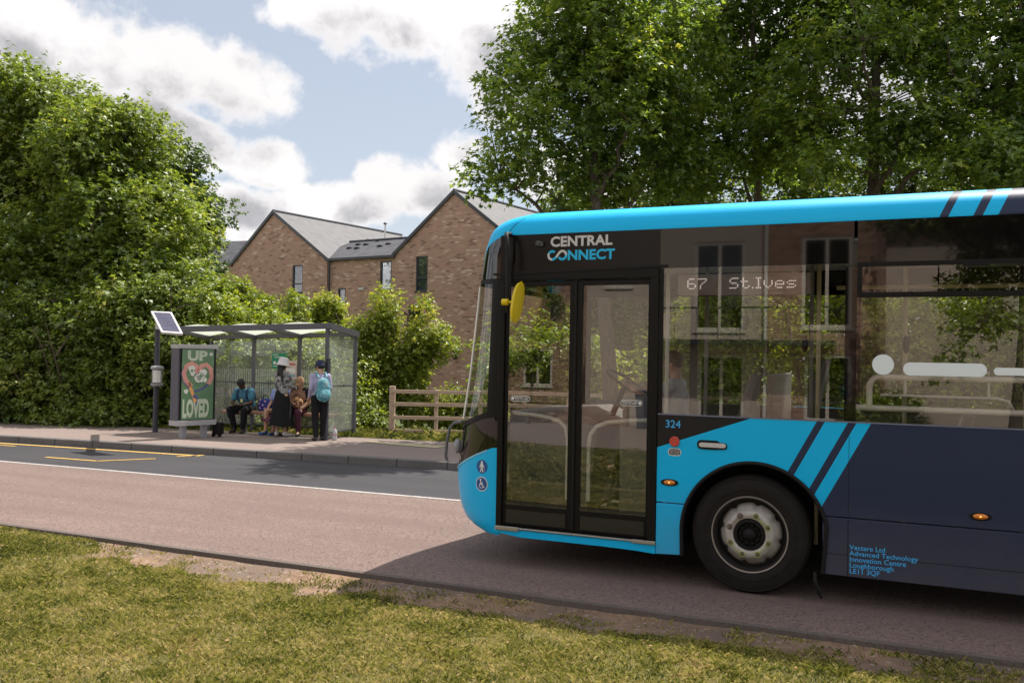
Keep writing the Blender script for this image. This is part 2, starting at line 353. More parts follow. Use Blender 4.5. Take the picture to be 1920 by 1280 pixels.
# frosted stickers on the second window
def decal(name, poly, mat, d=.0015, y=YN): mb = MB(); mb.add([(a, y-d, b) for a, b in poly], [tuple(range(len(poly)))]); return mb.build(name, mat, BUS)
M_fro = pm('frosted_sticker', (.74, .80, .84), .45, var=.03)
decal('frosted_disc', arc((-.385, 1.852), .077, 0, 345, 23), M_fro, -.0015)
decal('frosted_pill', rrect(-.245, 1.775, .315, 1.872, .0484), M_fro, -.0015)
decal('frosted_pill', rrect(.358, 1.79, .92, 1.845, .0274), M_fro, -.0015)
# lettering on the header
text_mesh('CENTRAL', .129, lambda a, b: (-3.118+a, YN-.032+.0, 2.836+b*.93), 'lettering', pm('letter_grey', (.55, .53, .52), .5, var=.03), BUS, bold=.0045, space=1.02)
M_cy = pm('letter_cyan', (.0, .42, .72), .5, var=.03)
text_mesh('NNECT', .127, lambda a, b: (-2.957+a, YN-.032, 2.715+b*.93), 'lettering', M_cy, BUS, bold=.0045, space=1.02)
def stroke(name, pts, w, mat, y):
    mb = MB(); n = len(pts); L = []
    for i in range(n):
        a = np.array(pts[max(i-1, 0)]); b = np.array(pts[min(i+1, n-1)]); d = (b-a)/np.linalg.norm(b-a); q = np.array((-d[1], d[0]))*w/2; p = np.array(pts[i])
        L.append([(p[0]+q[0], y, p[1]+q[1]), (p[0]-q[0], y, p[1]-q[1])])
    mb.grid(L); return mb.build(name, mat, BUS)
zc = 2.757; rr = .036
stroke('emblem_white', arc((-3.098, zc), rr, 150, 268, 10), .021, pm('letter_grey', 0), YN-.032)
stroke('emblem_cyan', arc((-3.098, zc), rr, 150, 50, 10), .021, M_cy, YN-.0325)
stroke('emblem_cyan', arc((-3.098, zc), rr, 268, 300, 4)+[(-3.055, zc-.012), (-3.035, zc+.018)], .021, M_cy, YN-.0325)
stroke('emblem_white', [(-3.06, zc-.016), (-3.035, zc+.018)]+arc((-3.003, zc), rr, 140, 0, 12), .021, pm('letter_grey', 0), YN-.033)
stroke('emblem_cyan', arc((-3.003, zc), rr, 0, -150, 12), .021, M_cy, YN-.0325)
for o in [o for o in BUS.children if o.name.startswith(('lettering', 'emblem'))]: o.location.y += .031
mb = MB(); mb.lathe([(.02, 0), (.026, .004), (.026, .03), (.02, .038), (0.001, .038)], (-3.225, YN, 2.865), n=16); mb.box((-3.225, YN-.03, 2.84), (-3.18, YN-.004, 2.88)); mb.build('side_camera', pm('camera_grey', (.05, .05, .05), .3), BUS, smooth=40)
text_mesh('324', .088, lambda a, b: (-2.06+a, YN-.0015, 1.30+b), 'fleet_number', pm('number_blue', (.05, .42, .85), .5), BUS, bold=.0006)
text_mesh('Vectare Ltd\nAdvanced Technology\nInnovation Centre\nLoughborough\nLE11 3QF', .052, lambda a, b: (-.608+a*1.03, YN-.0068, .442+b), 'address_text', pm('number_blue', 0), BUS, bold=.0004, lsp=.86)
# marker lamps, button, lamp, labels
M_amb = pm('amber_lens', (.75, .22, .02), .2, coat=.6); M_ambc = emat('amber_lamp', (1, .55, .12), 1.1)
for cx, cz, dd in ((-2.015, .847, 0), (.282, .768, 0), (2.55, .768, 0)):
    mb = MB(); e = [(cx+.075*math.cos(k*math.pi/12), cz+.029*math.sin(k*math.pi/12)) for k in range(24)]; mb.prism(e, (0, .008), side); l = mb.build('side_marker', M_rub, BUS, bevel=.003); l['org'] = BUS['org']
    mb = MB(); mb.ell((cx, YN-.006, cz), (.05, .016, .021), 20, 10); mb.build('lens', M_amb, l, smooth=60)
    mb = MB(); mb.ell((cx, YN-.018, cz+.001), (.011, .006, .006), 10, 6); mb.build('bulb', M_ambc, l)
mb = MB(); mb.prism(rrect(-1.79, 1.135, -1.60, 1.215, .03)[:0]+rrect(-1.79, 1.138, -1.60, 1.212, .034), (0, .012), side); mb.prism(rrect(-1.70, 1.142, -1.545, 1.196, .024), (0, .011), side); l = mb.build('lamp_housing', M_rub, BUS, bevel=.004); l['org'] = BUS['org']
mb = MB(); mb.prism(rrect(-1.772, 1.155, -1.553, 1.192, .018), (.012, .018), side); mb.build('lens', pm('clear_lens', (.55, .52, .52), .25, var=.25, scale=90), l, bevel=.004)
mb = MB(); mb.lathe([(.038, 0), (.042, .003), (.042, .012), (.036, .018), (.03, .018), (.028, .013), (.001, .014)], (-1.977, YN-.03+.03, 1.186), n=28); mb.build('emergency_button', pm('red_button', (.55, .07, .045), .4), BUS, smooth=40)
decal('emergency_label', rrect(-2.032, 1.068, -1.922, 1.132, .0318), M_bg, .001)
o1 = rrect(-2.032, 1.068, -1.922, 1.132, .0318); o2 = rrect(-2.027, 1.073, -1.927, 1.127, .0268); n = len(o1)
mb = MB(); mb.add([(a, YN-.0015, b) for a, b in o1+o2], [(i, (i+1) % n, (i+1) % n+n, i+n) for i in range(n)]); mb.build('label_rim', M_stk, BUS)
text_mesh('EMERGENCY\nDOOR CONTROL\nLIFT COVER\nTO OPERATE', .0145, lambda a, b: (-1.977+a, YN-.0018, 1.111+b), 'label_text', M_stk, BUS, align='CENTER', lsp=.95)
# access symbols on the curved nose
M_sym = pm('symbol_blue', (.01, .08, .28), .4)
def nose_pt(x, z, off):
    lo_, hi_ = 0., .9
    for _ in range(30):
        mid = (lo_+hi_)/2
        if S(mid, z)[0] > x: lo_ = mid
        else: hi_ = mid
    return S(lo_, z, off)
def nose_poly(name, poly, mat, off):
    poly = np.array(poly); c = poly.mean(0); mb = MB(); n = len(poly)
    rings = [[tuple(c+(p-c)*k) for p in poly] for k in (1, .66, .33)]
    vs = [nose_pt(a, b, off) for r in rings for a, b in r]+[nose_pt(c[0], c[1], off)]
    fs = [(k*n+i, k*n+(i+1) % n, (k+1)*n+(i+1) % n, (k+1)*n+i) for k in range(2) for i in range(n)]+[(2*n+i, 2*n+(i+1) % n, 3*n) for i in range(n)]
    mb.add(vs, fs); return mb.build(name, mat, BUS, smooth=60)
C1, C2 = (-3.757, .862), (-3.757, .706); r1 = .062
nose_poly('symbol_disc', arc(C1, r1, 0, 345, 23), M_sym, .0015); nose_poly('symbol_ring', arc(C2, r1+.004, 0, 345, 23), M_stk, .0012); nose_poly('symbol_disc', arc(C2, r1-.003, 0, 345, 23), M_sym, .002)
def ns(pts, w):
    for a, b in zip(pts[:-1], pts[1:]):
        a = np.array(a); b = np.array(b); d = b-a; d = d/np.linalg.norm(d); q = np.array((-d[1], d[0]))*w/2; e = d*w*.3
        yield [tuple(a+q-e), tuple(a-q-e), tuple(b-q+e), tuple(b+q+e)]
def figure(name, c, heads, strokes):
    mb = MB()
    def poly(pl): mb.add([nose_pt(c[0]+a, c[1]+b, .0032) for a, b in pl], [tuple(range(len(pl)))])
    for hx, hz, hr in heads: poly(arc((hx, hz), hr, 0, 324, 9))
    for pts, w in strokes:
        for q in ns(pts, w): poly(q)
    mb.build(name, M_stk, BUS)
figure('cane_walker_symbol', C1, [(0, .042, .0095)], [([(0, .03), (0, -.005)], .022), ([(-.008, .024), (-.022, -.004)], .008), ([(.008, .024), (.022, .0), (.026, -.004)], .008), ([(-.004, -.005), (-.012, -.046)], .010), ([(.004, -.005), (.012, -.046)], .010), ([(.027, -.004), (.027, -.046)], .003)])
figure('wheelchair_symbol', C2, [(-.012, .038, .0095)], [([(-.008, .026), (-.005, -.006)], .011), ([(-.004, .010), (.014, .010)], .007), ([(-.005, -.006), (.012, -.006), (.022, -.028), (.031, -.026)], .009), (arc((-.003, -.016), .021, 120, 330, 10), .006)])
# nearside mirror on its arm
mb = MB(); mb.tube([(-3.50, YN-.01, 2.955), (-3.50, YN-.10, 2.95), (-3.475, YN-.14, 2.91), (-3.462, YN-.15, 2.8), (-3.455, YN-.15, 2.25)], .019, 10); mb.box((-3.515, YN-.03, 2.70), (-3.468, YN+.01, 2.93)); mb.tube([(-3.49, YN-.03, 2.72), (-3.48, YN-.03, 2.30)], .009, 8); arm = mb.build('mirror_arm', M_rub, BUS, smooth=50); arm['org'] = BUS['org']
M_yel = pm('yellow_plastic', (.68, .50, .0), .4, var=.08, scale=12)
mb = MB(); mb.tube([(-3.50, YN-.16, 2.34), (-3.44, YN-.16, 2.34)], .03, 14); mb.tube([(-3.44, YN-.16, 2.34), (-3.36, YN-.17, 2.34)], .012, 8); mb.build('mirror_knob', M_yel, arm, smooth=50, bevel=.006)
mb = MB(); P = []
for i in range(15):
    u = -1+2*i/14; z = 2.335+.185*u; prof = math.sqrt(max(0, 1-abs(u)**2.6)); xc = -3.335+.028*u
    row = []
    for k in range(17):
        a = 2*math.pi*k/16; row.append((xc+.040*prof*math.cos(a)*(1.3 if math.cos(a) < 0 else .25), YN-.18+.105*prof*math.sin(a)*1.0, z))
    P.append(row)
mb.grid(P); mb.build('mirror_head', M_yel, arm, smooth=60)
mb = MB(); mb.tube([S(.80, 1.24, .02), S(.84, 1.22, .10), S(.84, 1.17, .135), S(.84, 1.05, .14), S(.83, .90, .13), S(.83, .86, .11)], .015, 8); mb.build('guard_loop', pm('grey_tube', (.12, .12, .14), .35), BUS, smooth=60)
mb = MB(); mb.ell(S(.84, 1.0, .03), (.04, .04, .07), 12, 8); mb.build('headlamp_corner', pm('lamp_grey', (.3, .3, .33), .2), BUS, smooth=60)
mb = MB(); mb.box((-3.70, YN+.05, .295), (-3.58, YN+.02+.1, .315)); mb.build('bumper_scuff', pm('scuff', (.45, .42, .38), .8), BUS)
loft('nose_lining', .12, 2.95, K(.3), lambda t: zscr(t)-.03, M_int, off=-.06, nt_=70, nz=4)
# far side, underbody, rear, floor, ceiling
def fside(a, b, d): return (a, YF+d, b)
mb = MB(); mb.prism([(-3.6, .25), (XR, .25), (XR, 1.405), (-3.6, 1.405)], (0, -.03), fside); mb.build('side_panel', M_side, BUS)
mb = MB(); mb.box((-3.6, YF-.02, 2.55), (XR, YF, 2.95)); mb.build('glazing_header', M_bg, BUS)
for x0, x1 in ((-3.6, -2.45), (-2.37, -.80), (-.72, .85), (.93, 2.5), (2.58, 4.1), (4.18, XR)):
    mb = MB(); mb.box((x0, YF-.006, 1.41), (x1, YF-.002, 2.55)); mb.build('window', M_fg, BUS)
    mb = MB(); mb.box((x1, YF-.03, 1.41), (x1+.08, YF, 2.55)); mb.build('window_pillar', M_blk, BUS)
mb = MB(); mb.box((XR-.03, YN, .25), (XR, YF, 1.41)); mb.box((XR-.03, YN, 1.41), (XR, YF, 2.95)); mb.build('rear_panel', M_side, BUS)
mb = MB(); mb.box((-3.75, YN+.54, .32), (XR-.1, YF-.54, .36)); mb.box((-3.6, YN+.10, .31), (WX-.62, YN+.54, .355)); mb.box((WX+.62, YN+.10, .31), (RX-.62, YN+.54, .355)); mb.box((-3.6, YN+.52, .16), (XR-.2, YF-.52, .32)); mb.build('underbody', M_cast, BUS)
mb = MB(); mb.box((-3.7, YN+.54, .362), (XR-.04, YF-.04, .375)); mb.box((-3.6, YN+.06, .36), (WX-.62, YN+.54, .375)); mb.box((WX+.62, YN+.06, .36), (RX-.62, YN+.54, .375)); mb.box((RX+.62, YN+.06, .36), (XR-.04, YN+.54, .375)); mb.build('floor_panel', M_fl, BUS)
mb = MB(); mb.box((-3.4, YN+.04, 2.80), (XR-.04, YF-.04, 2.82)); mb.build('ceiling_panel', M_intw, BUS)
for cx in (WX, RX):
    mb = MB(); mb.box((cx-.62, YN+.50, .37), (cx+.62, YN+.53, 1.10)); mb.box((cx-.62, YN+.05, 1.07), (cx+.62, YN+.50, 1.10)); mb.build('wheel_box', M_int, BUS)
    mb = MB(); mb.box((cx-.6, YF-.5, .38), (cx+.6, YF-.06, 1.08)); mb.build('wheel_box', M_int, BUS, bevel=.03)
mb = MB(); mb.box((-2.1, YN+.033, 1.10), (XR-.05, YN+.05, 1.40)); mb.box((-3.5, YF-.05, .4), (XR-.05, YF-.033, 1.40)); mb.build('side_lining', M_int, BUS)
# wheels
M_tyre, nt, out = newmat('tyre_rubber'); o_ = nt.obj(); pbsdf(nt, out, Base_Color=nt.mix(nt.noise(o_, 14, 4), (.008, .007, .0065), (.022, .018, .016)), Roughness=.75, Specular_IOR_Level=.2, Normal=nt.bump(nt.noise(o_, 60, 3), .25, .004))
M_rimd = pm('rim_barrel_black', (.02, .017, .016), .6); M_rim = pm('wheel_silver', (.42, .385, .35), .5, metal=.15, var=.38, scale=16); M_rimr = pm('rim_ring', (.34, .31, .29), .35, metal=.6)  # rim barrel is one even near-black
def wheel(cx, y0, sgn):
    w = empty('wheel', (cx-BX, y0-BY, .462)); w.parent = BUS
    ax = (0, -sgn, 0)
    mb = MB(); mb.lathe([(.285, -.02), (.300, .0), (.315, .004), (.345, .008), (.346, .011), (.352, .011), (.354, .008), (.395, .006), (.424, -.004), (.426, .002), (.432, .003), (.436, -.003), (.448, -.02), (.456, -.045), (.458, -.10), (.455, -.20), (.40, -.25)], (0, 0, 0), ax, 72); mb.build('tyre', M_tyre, w, smooth=25)
    mb = MB(); mb.lathe([(.291, -.012), (.296, -.002), (.292, .004), (.284, .002), (.281, -.012)], (0, 0, 0), ax, 72); mb.build('rim_ring', M_rimr, w, smooth=60)
    mb = MB(); mb.lathe([(.282, -.005), (.262, -.06), (.258, -.13), (.10, -.14)], (0, 0, 0), ax, 64); mb.build('rim_barrel', M_rimd, w, smooth=40)
    # dished disc with scalloped outer edge (hand holes)
    mb = MB(); P = []; n = 80
    prof = [(1.0, -.085), (.97, -.06), (.93, -.045), (.885, -.02), (.84, .002), (.79, .012), (.72, .014), (.60, .012), (.575, .006), (.56, -.02)]
    for i in range(n+1):
        a = 2*math.pi*i/n; c8 = math.cos(8*(a+.2)); ro = .236-.020*max(0, c8)**5
        row = []
        for j, (f, h) in enumerate(prof):
            q = ro if j == 0 else ro-.012 if j == 1 else min(ro-.018, .232*f) if j == 2 else .216*f
            row.append((q*math.cos(a), -sgn*h, q*math.sin(a)))
        P.append(row)
    mb.grid(P); mb.build('wheel_disc', M_rim, w, smooth=50)
    mb = MB(); mb.lathe([(.122, -.03), (.118, .0), (.108, .006), (.095, .004), (.09, -.03), (.03, -.03), (.03, -.03)], (0, 0, 0), ax, 40)
    for k in range(10): a = k*math.pi/5; mb.ell((.073*math.cos(a), sgn*.02, .073*math.sin(a)), (.014, .02, .014), 8, 6)
    mb.ell((0, sgn*.01, 0), (.05, .03, .05), 20, 8); mb.build('hub', M_rub, w, smooth=50)
    M_nut = pm('wheel_nut', (.18, .15, .12), .5, metal=.5); M_ind = pm('nut_indicator', (.42, .46, .10), .55)
    angs = [k*math.pi/4+.45 for k in range(8)]
    for k, a in enumerate(angs):
        mb = MB(); mb.lathe([(.018, .008), (.018, .018), (.013, .02), (.012, .034), (.001, .036)], (.157*math.cos(a), 0, .157*math.sin(a)), ax, 6); mb.build('wheel_nut', M_nut, w)
    for k in range(0, 8, 2):
        a, b = angs[k], angs[k+1]; pa = np.array((.157*math.cos(a), -sgn*.023, .157*math.sin(a))); pb = np.array((.157*math.cos(b), -sgn*.023, .157*math.sin(b)))
        mb = MB(); mb.bar(pa, pb*.55+pa*.45, .006, .003); mb.bar(pb, pb*.45+pa*.55-np.array((0, 0, .012)), .006, .003)
        for q in (pa, pb): mb.lathe([(.019, .018), (.023, .018), (.023, .024), (.019, .024), (.019, .018)], (q[0], 0, q[2]), ax, 14)
        mb.build('nut_indicator', M_ind if k != 2 else M_nut, w)
    return w
w1 = wheel(WX-.03, YN+.02, 1); w1.scale = (1.035, 1, 1.035); w1.location.z = .476
for cx, yy, rz in ((RX, YN+.045, 0), (WX, YF-.045, math.pi), (RX, YF-.045, math.pi)):
    c = copy_tree(w1, BUS); c.location = (cx-BX, yy-BY, .476); c.rotation_euler = (0, .3*cx, rz)
# interior furniture
M_seat = pm('seat_moquette', (.09, .085, .10), .85, var=.5, scale=30); M_seatg = pm('seat_grey_shell', (.15, .14, .135), .5)
def bus_seat(x, y, zf=.375, high=0, face=-1, mat=None):
    s = empty('passenger_seat', (x-BX, y-BY, zf)); s.parent = BUS
    mb = MB(); mb.grid([[( -face*-.0+a, b, .45+.03*math.cos(a*7)*math.cos(b*6)) for b in np.linspace(-.21, .21, 7)] for a in np.linspace(-.22, .22, 7)]); mb.box((-.22, -.21, .36), (.22, .21, .44)); mb.build('seat_cushion', mat or M_seat, s, bevel=.02)
    mb = MB(); h = .62+high; P = []
    for i in range(9):
        u = i/8; xx = .20+.05*u+.10*u*u; wd = .21*(1-(.50 if high > .1 else .2)*float(np.clip((u-.5)/.5, 0, 1))**1.5); P.append([(xx+dx, sy*wd, .42+h*u) for sy, dx in ((-1, 0), (-.9, -.035), (.9, -.035), (1, 0), (.9, .045), (-.9, .045), (-1, 0))])
    mb.grid(P); mb.add(P[-1][:6], [(0, 1, 2, 3, 4, 5)]); mb.build('seat_back', mat or M_seat, s, smooth=50)
    mb = MB(); mb.box((-.05, -.05, 0), (.05, .05, .36)); mb.build('seat_pedestal', M_rub, s)
    return s
for x in (-.1, 1.45, 2.2):
    for y in (YF-.32, YF-.76): bus_seat(x, y)
for x in (.9, 1.7, 2.4): bus_seat(x, YN+.35)
for x in (3.3, 4.1, 4.8):
    for y in (YN+.35, YN+.79, YF-.32, YF-.76): bus_seat(x, y, .55)
ds = bus_seat(-1.95, 9.15, .55, .15, mat=M_seatg); ds.name = 'driver_seat'
s2 = bus_seat(-1.28, 8.75, .55, .30, mat=M_seatg)
# rails
def rail(name, pts, r, mat): mb = MB(); mb.tube(pts, r, 12); return mb.build(name, mat, BUS, smooth=60)
yr = YN+.24
rail('luggage_rail', [(-.62, yr, 1.512), (2.3, yr, 1.512)], .024, M_white)
rail('luggage_rail', [(-.495, yr, 1.52)]+[(-.42+.075*math.cos(a), yr, 1.665+.09*math.sin(a)) for a in np.linspace(math.pi, math.pi/2, 7)]+[(2.3, yr, 1.757)], .024, M_white)
rail('luggage_rail', [(-.44, yr+.5, 1.60), (.42, yr+.5, 1.60), (.50, yr+.5, 1.58), (.54, yr+.5, 1.5)], .011, M_white)
rail('luggage_rail', [(-.25, yr+.5, 1.60), (-.25, yr+.5, 1.80), (.36, yr+.5, 1.80), (.36, yr+.5, 1.60)], .011, M_white)
for x, y, m in ((-.26, 8.35, M_cream), (.62, 8.35, M_cream), (-1.02, 8.5, M_intw), (-1.9, 8.3, M_intw), (-.9, 7.95, M_cream), (1.8, 8.4, M_cream), (-2.15, 7.9, M_white)): rail('grab_pole', [(x, y, .38), (x, y, 2.8)], .018, m)
rail('ceiling_rail', [(-.8, 8.35, 2.50), (4.6, 8.35, 2.50)], .018, M_cream)
rail('ceiling_rail', [(-.8, 9.2, 2.50), (4.6, 9.2, 2.50)], .018, M_cream)
for x, z in ((-.25, 2.02), (.62, 1.72), (-1.05, 2.02)): mb = MB(); mb.ell((x, 8.32, z), (.028, .03, .075), 10, 8); mb.build('bell_push', M_rub, BUS, smooth=60)
# cab: partition, dashboard, steering wheel, ticket machine, mirror
mb = MB(); mb.box((-2.35, 8.62, .375), (-1.45, 8.66, 1.30)); mb.box((-1.42, 8.62, .375), (-1.38, 9.9, 1.75)); mb.build('cab_partition', M_intw, BUS, bevel=.01)
mb = MB(); mb.prism([(-3.95, .4), (-3.1, .4), (-3.0, 1.25), (-3.3, 1.36), (-3.95, 1.32)], (8.55, 9.85), lambda a, b, d: (a, d, b)); mb.build('dashboard', pm('dashboard_grey', (.16, .15, .15), .6), BUS, bevel=.02)
mb = MB(); mb.box((-2.75, 8.45, .375), (-2.45, 8.72, 1.30)); mb.box((-2.72, 8.42, 1.30), (-2.5, 8.66, 1.52)); mb.build('ticket_machine', pm('machine_grey', (.28, .26, .24), .5), BUS, bevel=.02)
SWc = np.array((-2.93, 9.2, 1.62)); tl = R_(32); e1 = np.array((0, 1., 0)); e2 = np.array((-math.cos(tl), 0, math.sin(tl)))
mb = MB(); mb.tube([tuple(SWc+.235*(e1*math.cos(a)+e2*math.sin(a))) for a in np.linspace(0, 2*math.pi, 33)], .016, 10); mb.bar(SWc-e1*.23, SWc+e1*.23, .04, .02); mb.tube([tuple(SWc), tuple(SWc+np.array((-.15, 0, -.35)))], .03, 10); mb.build('steering_wheel', M_rub, BUS, smooth=60)
mb = MB(); mb.prism(rrect(-2.42, 2.05, -2.26, 2.28, .04), (8.3, 8.33), lambda a, b, d: (a, d, b)); mb.build('interior_mirror', M_alu, BUS, bevel=.005)
mb = MB(); mb.prism(rrect(-3.30, 2.20, -3.16, 2.46, .04), (8.0, 8.04), lambda a, b, d: (a, d, b)); mb.tube([(-3.2, 8.02, 2.4), (-3.2, 8.3, 2.8)], .01); mb.build('interior_mirror', pm('camera_grey', 0), BUS, bevel=.005)
# LED destination sign behind the first window
mb = MB(); mb.box((-2.0, 7.66, 2.40), (-.93, 7.74, 2.575)); sg = mb.build('destination_sign', pm('sign_case', (.17, .14, .13), .35), BUS, bevel=.004); sg['org'] = BUS['org']
G = {'6': ['01110','10000','10000','11110','10001','10001','01110'], '7': ['11111','00001','00010','00100','01000','01000','01000'], 'S': ['01111','10000','10000','01110','00001','00001','11110'],
     't': ['01000','01000','11110','01000','01000','01001','00110'], '.': ['0','0','0','0','0','0','1'], 'I': ['111','010','010','010','010','010','111'], 'v': ['00000','00000','10001','10001','10001','01010','00100'], 'e': ['00000','00000','01110','10001','11111','10000','01110'], 's': ['00000','00000','01111','10000','01110','00001','11110'], ' ': ['0']*7}
mb = MB(); x = -1.915; p = .0132
for ch in '67    St.Ives':
    g = G[ch]
    for r, row in enumerate(g):
        for c, bit in enumerate(row):
            if bit == '1':
                cx, cz = x+c*p*1.15, 2.535-r*p; mb.add([(cx-.0052, 7.655, cz-.0042), (cx+.0052, 7.655, cz-.0042), (cx+.0052, 7.655, cz+.0042), (cx-.0052, 7.655, cz+.0042)], [(0, 1, 2, 3)])
    x += (len(g[0])+1)*p*1.15 if ch != ' ' else 3.2*p
mb.build('led_text', emat('led_white', (1, .84, .80), .45), sg)
# ------------------------------------------------------------------ setting
def kerbY(X): return 14.075+.0908*max(-34., X)
def whiteY(X): return 10.78+.0303*max(-34., X)
def backY(X): return 16.4+.12*(max(-30., X)+11)
def strip(f0, f1, z, xs, mb=None, zs=None):
    mb = mb or MB(); mb.grid([[(x, f0(x), z), (x, f1(x), z)] for x in xs], flip=True); return mb
XS = [-250, -120, -60, -34]+list(range(-32, 20, 2))+[30, 60, 120, 250]
def ground_mat(name, cols, scale, speck=(0, 0), bump=.4, rough=.9, streak=False, joint=0):
    m, nt, out = newmat(name); p = nt.pos()
    big = nt.noise(p, scale, 4, .6); c = nt.ramp(big, [(.3, cols[0]), (.7, cols[1])])
    fine = nt.noise(p, 34, 4, .75); c = nt.mix(nt.math('MULTIPLY', nt.math('SUBTRACT', fine, .5), 1.2, clamp=True), c, cols[2])
    v = nt.node('ShaderNodeTexVoronoi', ins={'Scale': 75.0, 'Vector': p}); r = nt.sep(v.outputs['Color'])[0]
    c = nt.mix(nt.math('MULTIPLY', nt.math('GREATER_THAN', r, .80), speck[0]), c, cols[3])
    c = nt.mix(nt.math('MULTIPLY', nt.math('LESS_THAN', r, .16), speck[1]), c, (.03, .028, .028))
    if streak:   # worn wheel tracks and patches run along the road
        x, y, z = nt.sep(p); q = nt.comb(nt.math('MULTIPLY', x, .12), nt.math('MULTIPLY', y, 1.3), 0); c = nt.mix(nt.math('MULTIPLY', nt.ramp(nt.noise(q, 1.6, 5), [(.4, (0, 0, 0)), (.62, (1, 1, 1))]), .55), c, cols[4])
    if joint:    # gaps between the separate stones
        c = nt.mix(nt.math('LESS_THAN', nt.math('FRACT', nt.math('DIVIDE', nt.sep(p)[0], joint)), .022), c, (.03, .027, .025))
    pbsdf(nt, out, Base_Color=c, Roughness=rough, Normal=nt.bump(nt.math('ADD', fine, nt.math('MULTIPLY', r, .5)), bump, .006)); return m
M_pink = ground_mat('pink_tarmac', [(.165, .110, .093), (.200, .137, .117), (.10, .068, .06), (.27, .20, .175), (.135, .093, .082)], .5, (.55, .7), .5, streak=True)
M_dark = ground_mat('dark_tarmac', [(.026, .025, .030), (.036, .034, .040), (.02, .02, .023), (.07, .065, .07), (.046, .043, .048)], .6, (.35, .4), .4, streak=True)
M_pave = ground_mat('pavement_tarmac', [(.20, .150, .130), (.235, .18, .158), (.15, .12, .105), (.30, .25, .23), (.20, .15, .135)], .5, (.3, .3), .3)
M_kerb = ground_mat('kerb_concrete', [(.11, .10, .096), (.15, .137, .13), (.09, .08, .078), (.22, .2, .19), (.1, .1, .1)], 1.2, (.3, .2), .3, joint=.915)
M_edge = ground_mat('edging_concrete', [(.10, .08, .068), (.13, .105, .09), (.07, .055, .048), (.16, .13, .115), (.1, .1, .1)], 2, (.3, .3), .3)
mb = MB(); mb.box((-700, -700, -.5), (700, 700, -.16)); 
M_far, nt, out = newmat('rough_grass'); p = nt.pos(); pbsdf(nt, out, Base_Color=nt.ramp(nt.noise(p, 3.5, 6, .7), [(.3, (.035, .055, .012)), (.5, (.085, .11, .03)), (.72, (.14, .15, .055))]), Roughness=.95, Normal=nt.bump(nt.noise(p, 14, 5, .7), .8, .05))
tag(mb.build('ground', M_far), kind='structure')
tag(strip(lambda x: 6.70, lambda x: kerbY(x)+.02, 0, XS).build('road', M_dark), kind='structure')
tag(strip(lambda x: 6.70, lambda x: whiteY(x)-.03, .004, XS).build('bus_lane', M_pink), kind='structure')
M_wl = ground_mat('worn_white_paint', [(.34, .31, .29), (.50, .47, .45), (.16, .13, .12), (.62, .6, .58), (.3, .3, .3)], 5, (.3, .5), .2)
M_yl = ground_mat('worn_yellow_paint', [(.60, .36, .07), (.70, .44, .10), (.40, .25, .08), (.8, .55, .2), (.3, .3, .3)], 5, (.2, .4), .2)
tag(strip(lambda x: whiteY(x)-.03, lambda x: whiteY(x)+.055, .008, XS).build('lane_line', M_wl), kind='structure')
mk = MB()
def seg(p, q, w, mi=0, m=None):
    p = np.array(p); q = np.array(q); d = (q-p)/np.linalg.norm(q-p); n = np.array((-d[1], d[0]))*w/2
    mk.add([(*(a), .008) for a in (p-n, q-n, q+n, p+n)], [(0, 1, 2, 3)])
xs = np.linspace(-60, -11.95, 24)
for a, b in zip(xs[:-1], xs[1:]): seg((a, kerbY(a)-.24), (b, kerbY(b)-.24), .10)
seg((-12.75, 11.22), (-13.9, 11.16), .07); seg((-12.75, 11.22), (-12.25, 12.0), .07); seg((-12.2, 12.45), (-12.0, 12.9), .06)
seg((-15.9, 12.10), (-18.5, 11.95), .06)
tag(mk.build('road_marking', M_yl), kind='structure')
def profile_strip(pts, name, mat, kind='structure'):     # pts: list of (fY, z)
    mb = MB(); mb.grid([[(x, f(x), z) for f, z in pts] for x in XS], flip=True); return tag(mb.build(name, mat, smooth=30), kind=kind)
profile_strip([(kerbY, -.05), (lambda x: kerbY(x)+.012, .115), (lambda x: kerbY(x)+.03, .128), (lambda x: kerbY(x)+.15, .13)], 'kerb', M_kerb)
profile_strip([(lambda x: kerbY(x)+.15, .126), (backY, .118)], 'pavement', M_pave)
profile_strip([(backY, .03), (backY, .118), (lambda x: backY(x)+.06, .12), (lambda x: backY(x)+.07, .05)], 'pavement_edging', M_edge)
profile_strip([(lambda x: 6.662+.006*math.sin(x*1.3), -.10), (lambda x: 6.665+.006*math.sin(x*1.3), .003), (lambda x: 6.712, .008), (lambda x: 6.716, -.02)], 'road_edging', M_edge)
mb = MB(); mb.add([(-10.4, 15.55, .130), (-8.6, 15.35, .130), (-8.6, 15.75, .130), (-10.4, 15.80, .130)], [(0, 1, 2, 3)]); tag(mb.build('pavement_marking', ground_mat('pale_slab', [(.40, .34, .20), (.46, .40, .25), (.33, .28, .18), (.5, .45, .3), (.4, .4, .3)], 2, (.2, .2), .2)), kind='structure')
